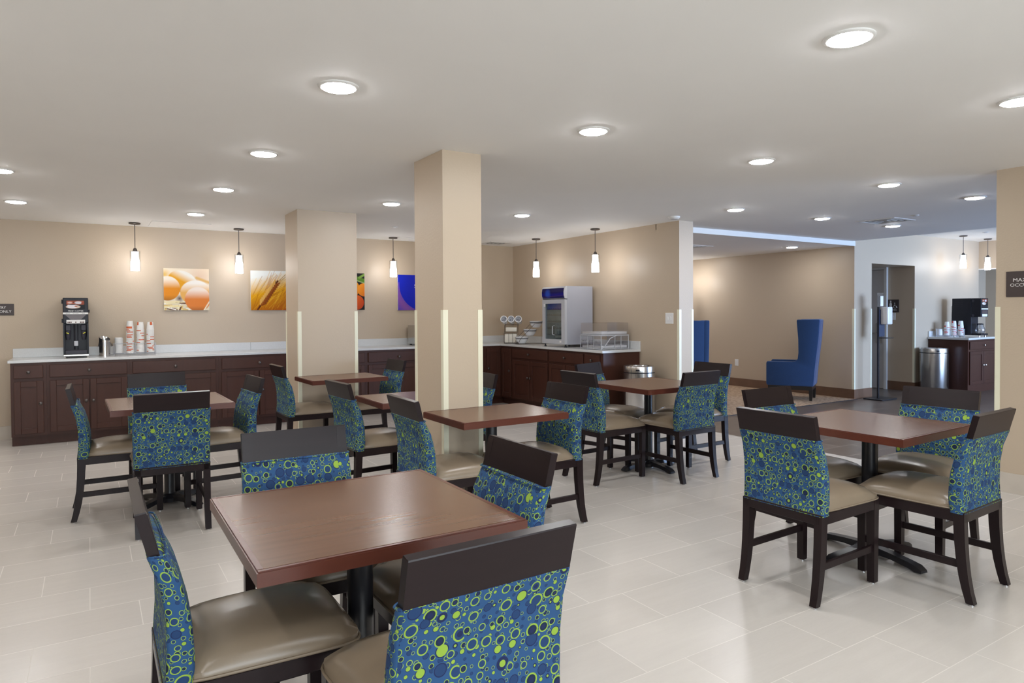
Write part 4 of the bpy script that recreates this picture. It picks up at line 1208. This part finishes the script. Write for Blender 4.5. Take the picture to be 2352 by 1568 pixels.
add_tube(bm, [(0.0965 * math.cos(a), 0.0965 * math.sin(a), 0.128) for a in [2 * PI * i / 24 for i in range(24)]], 0.0035, 6, True)
for a in (0.2, 1.77, 3.34, 4.91): add_tube(bm, [(0.0965 * math.cos(a), 0.0965 * math.sin(a), 0.128), (0.125 * math.cos(a), 0.125 * math.sin(a), 0.004)], 0.0035, 6)
add_tube(bm, [(0.125 * math.cos(a), 0.125 * math.sin(a), 0.004) for a in [2 * PI * i / 24 for i in range(24)]], 0.0035, 6, True)
obj('wire_frame', bm, M_NICKEL, t, 50)

# tiered dispenser: wire rack, two white bins, three round cutlery cylinders
OX, OY, RZ = 5.50, 8.80, math.radians(-38)
t = thing('dispenser_rack', 'dark wire rack with tiers in the counter corner, left of the bowls', 'rack', (OX, OY, ZW), RZ)
bm = new()
for s in (-0.10, 0.10):
    add_tube(bm, [(s, -0.10, 0.002), (s, -0.10, 0.16), (s, -0.02, 0.17), (s, -0.02, 0.27), (s, 0.09, 0.29), (s, 0.10, 0.002), (s, -0.10, 0.004)], 0.0035, 6)
for y, z in ((-0.10, 0.004), (-0.10, 0.155), (-0.02, 0.172), (-0.02, 0.268), (0.09, 0.288), (0.10, 0.004)): add_tube(bm, [(-0.10, y, z), (0.10, y, z)], 0.0035, 6)
for x in (-0.03, 0.03): add_tube(bm, [(x, -0.102, 0.004), (x, -0.102, 0.155)], 0.0025, 6)
obj('wire_frame', bm, M_NICKEL, t, 50)


def local(x, y): return (OX + x * math.cos(RZ) - y * math.sin(RZ), OY + x * math.sin(RZ) + y * math.cos(RZ))


for nm, lab, x0, x1, y0, y1, z0, z1 in (('condiment_bin', 'large cream bin at the foot of the corner dispenser rack', -0.092, 0.092, -0.094, 0.03, 0.012, 0.145), ('condiment_bin', 'small white bin on the middle tier of the corner dispenser rack', -0.085, 0.085, -0.012, 0.08, 0.178, 0.245)):
    bm = new(); add_box(bm, x0, x1, y0, y1, z0, z1, 0.008, 2); o = obj(nm, bm, mat('cream_plastic', (0.78, 0.74, 0.66), 0.4, noise=0.03, nscale=12), None, 40, (OX, OY, ZW), RZ); tag(o, lab, 'bin', 'bins on the dispenser rack')
for i, lab in enumerate(('left', 'middle', 'right')):
    px, py = local(-0.112 + 0.112 * i, 0.04)
    t = thing('cutlery_cylinder', lab + ' of three round white cutlery cylinders atop the corner rack', 'cutlery holder', (px, py, ZW + 0.353), RZ, 'round cutlery cylinders')
    R = Matrix.Rotation(math.radians(75), 4, 'X')
    bm = new(); add_lathe(bm, [(0.046, -0.08), (0.048, 0.060), (0.054, 0.062), (0.054, 0.074), (0.043, 0.075), (0.040, 0.01)], n=28, cap=False, M=R); obj('cylinder_body', bm, M_CERAM, t, 50)
    bm = new(); add_lathe(bm, [(0.041, 0.012), (0.041, 0.010)], n=24, M=R)
    obj('inside_bottom', bm, mat('grey_inside', (0.70, 0.68, 0.72), 0.5, noise=0.4, nscale=60), t)
    bm = new()
    for k in range(5):
        a = k * 2.4; r = 0.010 + 0.0035 * k; add_lathe(bm, [(0.0065, 0.013), (0.0075, 0.055), (0.004, 0.06)], r * math.cos(a), r * math.sin(a), 0, 8, M=R)
    obj('cutlery_handles', bm, M_GREYPL, t, 40)

# small glass-door fridge
t = thing('countertop_fridge', 'grey glass-door display fridge with blue header on the right counter', 'fridge', (5.62, 7.54, ZW))
hy = 0.265; xf, xb = -0.215, 0.250
bm = new(); add_box(bm, xf + 0.03, xb, -hy, hy, 0.035, 0.825, 0.004, 1)
obj('cabinet_shell', bm, M_FRIDGE, t)
bm = new(); add_prism(bm, [(xf + 0.03, 0.655), (xf - 0.008, 0.660), (xf - 0.022, 0.70), (xf - 0.024, 0.75), (xf - 0.014, 0.80), (xf + 0.005, 0.822), (xf + 0.03, 0.825)], -hy, hy, 'y'); hd = obj('header', bm, M_GREYPL, t)


def hdr():
    u, v = grid_uv(40, 80); im = np.zeros((40, 80, 3)) + s2l((24, 22, 88))
    im = blend(im, 0.8 * soft(np.abs(v - 0.55 - 0.1 * np.sin(3 * u)) - 0.16, 0.2), s2l((14, 16, 140)))
    im = blend(im, 0.7 * soft(np.hypot((u - 0.27) / 0.5, (v - 0.5) / 1.6) - 0.22, 0.2), s2l((40, 90, 210)))
    im = blend(im, 0.5 * soft(np.abs(v - 0.85 + 0.2 * u) - 0.03, 0.06), s2l((110, 70, 110)))
    return im


sec = [(xf - 0.009, 0.664), (xf - 0.0232, 0.70), (xf - 0.0252, 0.75), (xf - 0.0152, 0.80)]
img = hdr(); R_, C_ = img.shape[:2]
vs_, fs_ = [], []
for i in range(R_):
    s_ = 1 - i / (R_ - 1); k = min(int(s_ * 3), 2); f_ = s_ * 3 - k
    x_ = lerp(sec[k][0], sec[k + 1][0], f_) - 0.0008; z_ = lerp(sec[k][1], sec[k + 1][1], f_)
    for j in range(C_): vs_.append((x_, lerp(hy - 0.012, -hy + 0.012, j / (C_ - 1)), z_))
for i in range(R_ - 1):
    for j in range(C_ - 1): q = i * C_ + j; fs_.append((q, q + 1, q + C_ + 1, q + C_))
me = bpy.data.meshes.new('header_graphic'); me.from_pydata(vs_, [], fs_); at = me.attributes.new('Print', 'FLOAT_COLOR', 'POINT')
cc = np.ones((R_ * C_, 4), np.float32); cc[:, :3] = np.clip(img.reshape(-1, 3), 0, 1); at.data.foreach_set('color', cc.ravel()); me.materials.append(M_PRINT)
o = bpy.data.objects.new('header_graphic', me); COL.objects.link(o); o.parent = hd
bm = new(); y0, y1, z0, z1 = -hy + 0.002, hy - 0.002, 0.042, 0.648
xd0, xd1 = xf - 0.012, xf + 0.028
for a in ((y0, y0 + 0.078, z0, z1), (y1 - 0.058, y1, z0, z1), (y0 + 0.078, y1 - 0.058, z0, z0 + 0.062), (y0 + 0.078, y1 - 0.058, z1 - 0.056, z1)): add_box(bm, xd0, xd1, *a)
dr = obj('door', bm, M_GREYPL, t)
bm = new(); add_box(bm, xf + 0.004, xf + 0.010, y0 + 0.078, y1 - 0.058, z0 + 0.062, z1 - 0.056); obj('pane', bm, M_FGLASS, dr)
bm = new(); add_box(bm, xd0 - 0.001, xd0, y1 - 0.075, y1 - 0.035, z1 - 0.098, z1 - 0.058); add_box(bm, xd0 - 0.001, xd0, y0 + 0.08, y0 + 0.12, z0 + 0.02, z0 + 0.045); obj('sticker', bm, M_WPLAS, dr)
bm = new(); add_tube(bm, [(xd0, -0.02, z0 + 0.12), (xd0 - 0.03, -0.02, z0 + 0.13), (xd0 - 0.03, -0.02, z0 + 0.24), (xd0, -0.02, z0 + 0.25)], 0.007, 8); obj('door_handle', bm, M_GREYPL, dr, 50)
bm = new()
for z in (0.16, 0.25, 0.34, 0.43, 0.51):
    add_box(bm, xf + 0.016, xf + 0.0295, y0 + 0.085, y1 - 0.065, z, z + 0.006)
    for k in range(9): add_box(bm, xf + 0.0175, xf + 0.0275, y0 + 0.09 + k * 0.043, y0 + 0.094 + k * 0.043, z + 0.006, z + 0.022)
obj('shelf_racks', bm, M_STEEL, t)
bm = new(); add_box(bm, xf + 0.0292, xf + 0.0299, y0 + 0.079, y1 - 0.059, z0 + 0.063, z1 - 0.057); obj('interior_back', bm, mat('fridge_interior', (0.34, 0.38, 0.38), 0.5, noise=0.6, nscale=7), t)
bm = new(); add_box(bm, xf + 0.003, xf + 0.03, -hy, hy, 0.646, 0.656); obj('gasket', bm, M_BPLAS, t)
bm = new()
for x in (xf + 0.02, xb - 0.03):
    for y in (-hy + 0.03, hy - 0.03): add_lathe(bm, [(0.018, 0), (0.018, 0.008), (0.010, 0.012), (0.010, 0.036)], x, y, 0, 12)
obj('feet', bm, M_BPLAS, t, 40)

# clear two-tier pastry case
t = thing('pastry_case', 'clear acrylic two-tier pastry case on the right counter', 'display case', (5.625, 6.735, ZW))
x0, x1, y0, y1 = -0.225, 0.225, -0.205, 0.205
bm = new()
def pane(a, b, c, d, e, f): add_box(bm, a, b, c, d, e, f)
pane(x0, x1, y0, y0 + 0.004, 0.012, 0.335); pane(x0, x1, y1 - 0.004, y1, 0.012, 0.335); pane(x1 - 0.004, x1, y0, y1, 0.012, 0.335); pane(x0, x1, y0, y1, 0.335, 0.339)
pane(x0, x0 + 0.004, y0, y1, 0.190, 0.335)
obj('acrylic_cover', bm, M_CASE, t)
bm = new(); pane(x0 - 0.002, x0, y0 + 0.004, y1 - 0.004, 0.030, 0.168); fl = obj('flap_door', bm, M_CASE, t)
for yy in (-0.14, 0.0, 0.14):
    bm = new(); add_lathe(bm, [(0.005, 0), (0.005, 0.012), (0.014, 0.016), (0.012, 0.026)], n=14, M=Matrix.Translation((x0 - 0.002, yy, 0.105)) @ Matrix.Rotation(-PI / 2, 4, 'Y')); obj('knob', bm, M_CHROME, fl, 50)
bm = new()
for z in (0.010, 0.178): add_tube(bm, [(x0, y0, z), (x1, y0, z), (x1, y1, z), (x0, y1, z)], 0.006 if z < 0.1 else 0.008, 8, True)
for a, b in ((x0, y0), (x1, y0), (x0, y1), (x1, y1), (x0, -0.06), (x0, 0.06), (0.0, y0), (0.1, y0)): add_cyl(bm, (a, b, 0), (a, b, 0.178), 0.0045, n=8)
add_tube(bm, [(x0 - 0.004, y0 - 0.004, 0.006), (x0 + 0.06, y0 - 0.006, 0.05), (x0 + 0.14, y0 - 0.006, 0.14), (x0 + 0.25, y0 - 0.006, 0.178)], 0.006, 8)
obj('frame', bm, M_GREYPL, t, 50)
for z, lab in ((0.020, 'white tray on the lower tier of the pastry case'), (0.192, 'white tray on the upper tier of the pastry case')):
    bm = new(); add_prism(bm, [(x0 + 0.015, y0 + 0.015), (x1 - 0.015, y0 + 0.015), (x1 - 0.015, y1 - 0.015), (x0 + 0.015, y1 - 0.015)], z, z + 0.006); [add_box(bm, *q, z + 0.004, z + 0.030, 0.002, 1) for q in ((x0 + 0.014, x1 - 0.014, y0 + 0.014, y0 + 0.022), (x0 + 0.014, x1 - 0.014, y1 - 0.022, y1 - 0.014), (x0 + 0.014, x0 + 0.022, y0 + 0.022, y1 - 0.022), (x1 - 0.022, x1 - 0.014, y0 + 0.022, y1 - 0.022))]
    o = obj('serving_tray', bm, M_CERAM, None, 50, (5.625, 6.735, ZW)); tag(o, lab, 'tray', 'trays in the pastry case')


def trash_can(x, y, r, h, label):
    t = thing('trash_can', label, 'trash can', (x, y, 0), 0, 'steel trash cans')
    bm = new(); add_lathe(bm, [(r * 0.96, 0), (r, 0.012), (r, h - 0.085)], n=44); obj('body', bm, M_STEEL, t, 40)
    bm = new(); add_lathe(bm, [(r * 0.985, h - 0.085), (r * 0.985, h - 0.074)], n=44); obj('seam_band', bm, M_BPLAS, t, 40)
    bm = new(); add_lathe(bm, [(r, h - 0.074), (r, h - 0.012), (r * 0.985, h - 0.003), (r * 0.95, h), (r * 0.66, h - 0.004), (r * 0.63, h - 0.016)], n=44, cap=False); obj('lid', bm, M_STEEL, t, 40)
    bm = new(); add_lathe(bm, [(r * 0.635, h - 0.016), (r * 0.635, h - 0.017)], n=36); obj('opening', bm, M_BPLAS, t)
    a = math.radians(222); bm = new(); add_box(bm, -0.022, 0.022, -0.003, 0.002, -0.009, 0.009, M=Matrix.Translation((r * math.cos(a), r * math.sin(a), h - 0.045)) @ Matrix.Rotation(a + PI / 2, 4, 'Z')); obj('latch', bm, M_BPLAS, t)
    return t


trash_can(5.60, 6.06, 0.186, 0.745, 'steel trash can at the end of the right-hand counter')

# ------------------------------------------------------------------ lounge: two blue wing chairs


def wing_chair(x, y, rz, label):
    """local +x is the way it faces; side profile traced in (x, z)"""
    t = thing('wing_chair', label, 'armchair', (x, y, 0), rz, 'blue wing chairs in the lounge')
    hw = 0.27
    side = [(0.03, 0.225), (0.69, 0.225), (0.705, 0.25), (0.705, 0.575), (0.69, 0.60), (0.33, 0.60), (0.28, 0.61), (0.245, 0.645), (0.235, 0.74), (0.238, 0.95), (0.262, 1.235), (0.252, 1.255), (-0.055, 1.258), (-0.07, 1.245), (-0.05, 0.95), (0.0, 0.5), (0.02, 0.24)]
    bm = new()
    add_prism(bm, side, hw - 0.075, hw, 'y', 0.012, 2); add_prism(bm, side, -hw, -hw + 0.075, 'y', 0.012, 2)
    add_prism(bm, [(0.03, 0.225), (0.14, 0.225), (0.13, 0.5), (0.06, 1.23), (-0.055, 1.257), (-0.07, 1.245), (-0.05, 0.95), (0.0, 0.5), (0.02, 0.24)], -hw + 0.07, hw - 0.07, 'y', 0.010, 2)
    obj('upholstered_shell', bm, M_BLUE, t, 40)
    bm = new(); add_box(bm, 0.10, 0.70, -hw + 0.077, hw - 0.077, 0.28, 0.44, 0.025, 3); obj('seat_cushion', bm, M_BLUE, t, 40)
    bm = new(); add_box(bm, 0.04, 0.68, -hw + 0.01, hw - 0.01, 0.165, 0.285); obj('base_frame', bm, M_LEGBK, t)
    for u in (0.06, 0.65):
        for s in (-1, 1):
            bm = new(); c = s * (hw - 0.04)
            add_loft(bm, [[(u - w, c - w, z), (u + w, c - w, z), (u + w, c + w, z), (u - w, c + w, z)] for z, w in ((0.004, 0.019), (0.17, 0.027))]); obj('leg', bm, M_LEGBK, t)
    return t


wing_chair(9.597, 6.378, math.radians(118), 'royal blue high-back wing chair seen side-on against the lounge wall')
wing_chair(7.50, 7.03, math.radians(52), 'royal blue wing chair half hidden behind the alcove wall end')

# ------------------------------------------------------------------ hand sanitizer stand
t = thing('sanitizer_stand', 'black floor stand with white hand sanitizer dispenser by the restroom recess', 'sanitizer stand', (10.45, 5.86, 0), math.radians(0))
bm = new(); add_box(bm, -0.21, 0.21, -0.15, 0.15, 0.0, 0.022, 0.004, 1); obj('base_plate', bm, M_BLACK, t)
bm = new(); add_box(bm, -0.075, -0.043, -0.012, 0.012, 0.022, 1.62, 0.002, 1); obj('post', bm, M_BLACK, t)
bm = new(); add_box(bm, -0.065, 0.09, -0.016, -0.012, 0.98, 1.40); obj('mounting_board', bm, mat('navy_board', (0.02, 0.03, 0.07), 0.5, noise=0.1, nscale=10), t)
bm = new(); add_prism(bm, [(-0.025, -0.016), (-0.025, -0.115), (-0.010, -0.130), (0.105, -0.130), (0.120, -0.115), (0.120, -0.016)], 1.17, 1.44, 'z', 0.012, 2); ds = obj('dispenser', bm, M_WPLAS, t, 40)
bm = new(); add_lathe(bm, [(0.026, 0), (0.026, 0.003), (0.018, 0.005)], n=20, M=Matrix.Translation((0.118, -0.07, 1.35)) @ Matrix.Rotation(PI / 2, 4, 'Y') @ Matrix.Diagonal((2.6, 0.9, 1, 1))); obj('dispenser_window', bm, mat('dark_blue_window', (0.02, 0.04, 0.10), 0.15, noise=0.1, nscale=10), ds, 50)
bm = new(); add_box(bm, -0.05, 0.12, -0.14, -0.01, 0.955, 0.965, 0.002, 1); obj('drip_tray', bm, M_BLACK, t)
bm = new(); add_box(bm, -0.12, 0.05, -0.020, -0.016, 1.44, 1.66); hs = obj('sign_holder', bm, M_ACRYL, t)
bm = new(); add_box(bm, -0.04, 0.04, -0.0215, -0.0202, 1.455, 1.61); obj('insert_card', bm, M_PAPER, hs)

# ------------------------------------------------------------------ lobby coffee station
trash_can(12.075, 5.865, 0.215, 0.75, 'steel trash can beside the lobby coffee cabinet')
PL = lambda u, d, z: (u, 5.475 - d, z)
cabinet('dark reddish cabinet of the lobby coffee station', 12.375, 13.40, PL, 0.62, (12.42, 13.36), [(12.42, 12.885, 12.85), (12.895, 13.36, 12.93)], group='lobby cabinets', km=M_STEEL, toe=0.0)
bm = new(); add_box(bm, 12.35, 13.42, 5.45, YL - 0.001, 0.8855, 0.920, 0.003, 1); wt = obj('worktop', bm, M_QUARTZ); tag(wt, 'short white worktop on the lobby coffee cabinet', 'worktop')
bm = new(); add_box(bm, 12.37, 13.42, YL - 0.022, YL - 0.001, 0.9202, 1.02, 0.002, 1); obj('backsplash', bm, M_QUARTZ, wt)
ZL = 0.9206
t = thing('coffee_machine', 'black coffee machine on the lobby cabinet, turned sideways', 'coffee machine', (12.93, 5.70, ZL))
bm = new(); add_box(bm, -0.125, 0.125, -0.085, 0.22, 0.03, 0.665, 0.004, 1); add_box(bm, -0.125, 0.125, -0.235, -0.085, 0.345, 0.665, 0.005, 1); obj('housing', bm, M_BPLAS, t)
bm = new(); add_box(bm, -0.125, 0.125, -0.235, -0.085, 0.03, 0.062, 0.003, 1); obj('drip_tray', bm, M_BPLAS, t)
bm = new()
for i in range(4):
    for j in range(3): add_box(bm, -0.1262, -0.125, 0.05 + j * 0.05, 0.08 + j * 0.05, 0.53 + i * 0.035, 0.533 + i * 0.035)
for z in (0.62, 0.37): add_lathe(bm, [(0.022, 0), (0.022, 0.003)], n=16, M=Matrix.Translation((-0.125, -0.11, z)) @ Matrix.Rotation(-PI / 2, 4, 'Y'))
obj('side_vents', bm, M_GPLAS, t)
F = face_mat((0, -0.2362, 0), (1, 0, 0), (0, 0, 1))
print_mesh('picture_panel', coffee_print(), 0.19, 0.11, t, F @ Matrix.Translation((0, 0.595, 0)))
bm = new(); add_box(bm, -0.115, 0.115, 0.472, 0.492, 0, 0.002, M=F); add_box(bm, -0.09, 0.09, 0.352, 0.395, 0, 0.002, M=F); obj('label_strip', bm, M_PAPER, t)
bm = new(); add_box(bm, -0.095, 0.095, 0.405, 0.462, 0.0, 0.003, M=F); obj('splash_panel', bm, mat('smoked_brown_plastic', (0.09, 0.065, 0.065)), t)
bm = new(); add_tube(bm, [(-0.06, 0.225, 0.55), (-0.06, 0.25, 0.53), (-0.06, 0.255, 0.40), (-0.05, 0.262, 0.15), (-0.03, 0.25, 0.08), (0.02, 0.235, 0.07)], 0.009, 8); obj('water_hose', bm, M_WPLAS, t, 60)
bm = new()
for x in (-0.1, 0.1):
    for y in (-0.2, 0.19): add_lathe(bm, [(0.014, 0), (0.010, 0.03)], x, y, 0, 10)
obj('feet', bm, M_STEEL, t)
t = thing('coffee_pot', 'glass coffee pot under the lobby coffee machine spout', 'coffee pot', (12.93, 5.530, ZL + 0.0625))
bm = new(); add_lathe(bm, [(0.050, 0.0), (0.072, 0.03), (0.074, 0.07), (0.050, 0.125), (0.046, 0.150)], n=28, cap=False); obj('glass_body', bm, glass('pot_glass', (0.86, 0.88, 0.92), 0.22), t, 60)
bm = new(); add_lathe(bm, [(0.047, 0.150), (0.050, 0.165), (0.020, 0.172)], n=24); obj('lid', bm, M_BPLAS, t, 40)
bm = new(); add_tube(bm, [(-0.045, 0.0, 0.155), (-0.10, 0.0, 0.15), (-0.105, 0.0, 0.06), (-0.078, 0.0, 0.045)], 0.008, 8); obj('handle', bm, M_BPLAS, t, 50)
cup_rack('clear rack with cup stacks on the lobby counter', (12.60, 5.85, ZL), math.radians(-60), (-0.05, 0.05, 0.15), None, None, None, lids_x=-0.16)
cr, sr = math.cos(math.radians(-60)), math.sin(math.radians(-60))
for i, (u, w_) in enumerate(((-0.05, 'left'), (0.05, 'middle'), (0.15, 'right'))):
    cup_stack(12.60 + u * cr, 5.85 + u * sr, ZL + 0.0275, 10 + (i > 0), 'r', 'the %s stack in the far lobby' % w_, 'lobby cups, %s stack' % w_, 'topmost cup of the %s cup stack in the far lobby' % w_)
lid_stack(12.60 - 0.16 * cr, 5.85 - 0.16 * sr, ZL + 0.0275, 12, 'the lobby counter stack')

# ------------------------------------------------------------------ ceiling fittings


def ceiling_vent(x, y, z, s, label, rz=0.0, rings=4):
    t = thing('ceiling_vent', label, 'ceiling vent', (x, y, z), rz, 'square ceiling vents')
    bm = new()
    for a, b in ((s / 2, s / 2 - 0.035),):
        for q in ((-a, a, -a, -b), (-a, a, b, a), (-a, -b, -b, b), (b, a, -b, b)): add_box(bm, *q, -0.0045, -0.0005)
    obj('frame', bm, M_WHITE, t)
    bm = new(); add_box(bm, -s / 2 + 0.034, s / 2 - 0.034, -s / 2 + 0.034, s / 2 - 0.034, -0.0015, -0.0005); obj('backing', bm, M_BPLAS, t)
    for k in range(rings):
        a = (s / 2 - 0.045) * (1 - k / rings) ; w = (s / 2 - 0.045) / rings * 0.36
        bm = new(); lo_ = a - w
        for q in ((-a, a, -a, -lo_), (-a, a, lo_, a), (-a, -lo_, -lo_, lo_), (lo_, a, -lo_, lo_)): add_box(bm, *q, -0.0042, -0.0024)
        obj('louver', bm, M_WHITE, t)
    return t


ceiling_vent(8.12, 4.50, ZC, 0.47, 'square louvred vent in the ceiling above the corridor')
ceiling_vent(5.36, 9.02, ZC, 0.36, 'square ceiling vent in the corner above the bowls', 0.0, 3)
ceiling_vent(8.0, 7.45, 2.40, 0.45, 'square ceiling vent in the lounge ceiling by the alcove wall')


def disc(x, y, z, r, h, name, label, cat):
    t = thing(name, label, cat, (x, y, z))
    bm = new(); add_lathe(bm, [(r, -0.0005), (r, -h * 0.5), (r * 0.8, -h)], n=24); obj('cover', bm, M_WHITE, t, 40)
    bm = new(); add_lathe(bm, [(r * 0.55, -h), (r * 0.5, -h - 0.003)], n=20); obj('centre_cap', bm, M_GREYPL, t, 40)
    return t


disc(5.615, 5.50, ZC, 0.065, 0.03, 'smoke_detector', 'white smoke detector on the ceiling by the alcove wall end', 'smoke detector')
disc(3.24, 7.92, ZC, 0.042, 0.008, 'sprinkler_cover', 'small round sprinkler cover on the ceiling between the columns', 'sprinkler')
disc(7.93, 4.06, ZC, 0.042, 0.008, 'sprinkler_cover', 'small round sprinkler cover beside the square corridor vent', 'sprinkler')
disc(12.53, 5.29, 2.665, 0.045, 0.008, 'sprinkler_cover', 'small round sprinkler cover above the far lobby pendants', 'sprinkler')
for x0, x1, y0, y1, lab in ((0.62, 1.25, 8.75, 9.3, 'flush access panel on the ceiling near the left pendant'), (3.85, 4.45, 8.95, 9.37, 'flush access panel on the ceiling by the pendant between the columns')):
    bm = new(); add_box(bm, x0, x1, y0, y1, ZC - 0.006, ZC - 0.0005, 0.001, 1); o = obj('access_panel', bm, M_CEIL); tag(o, lab, 'ceiling panel')
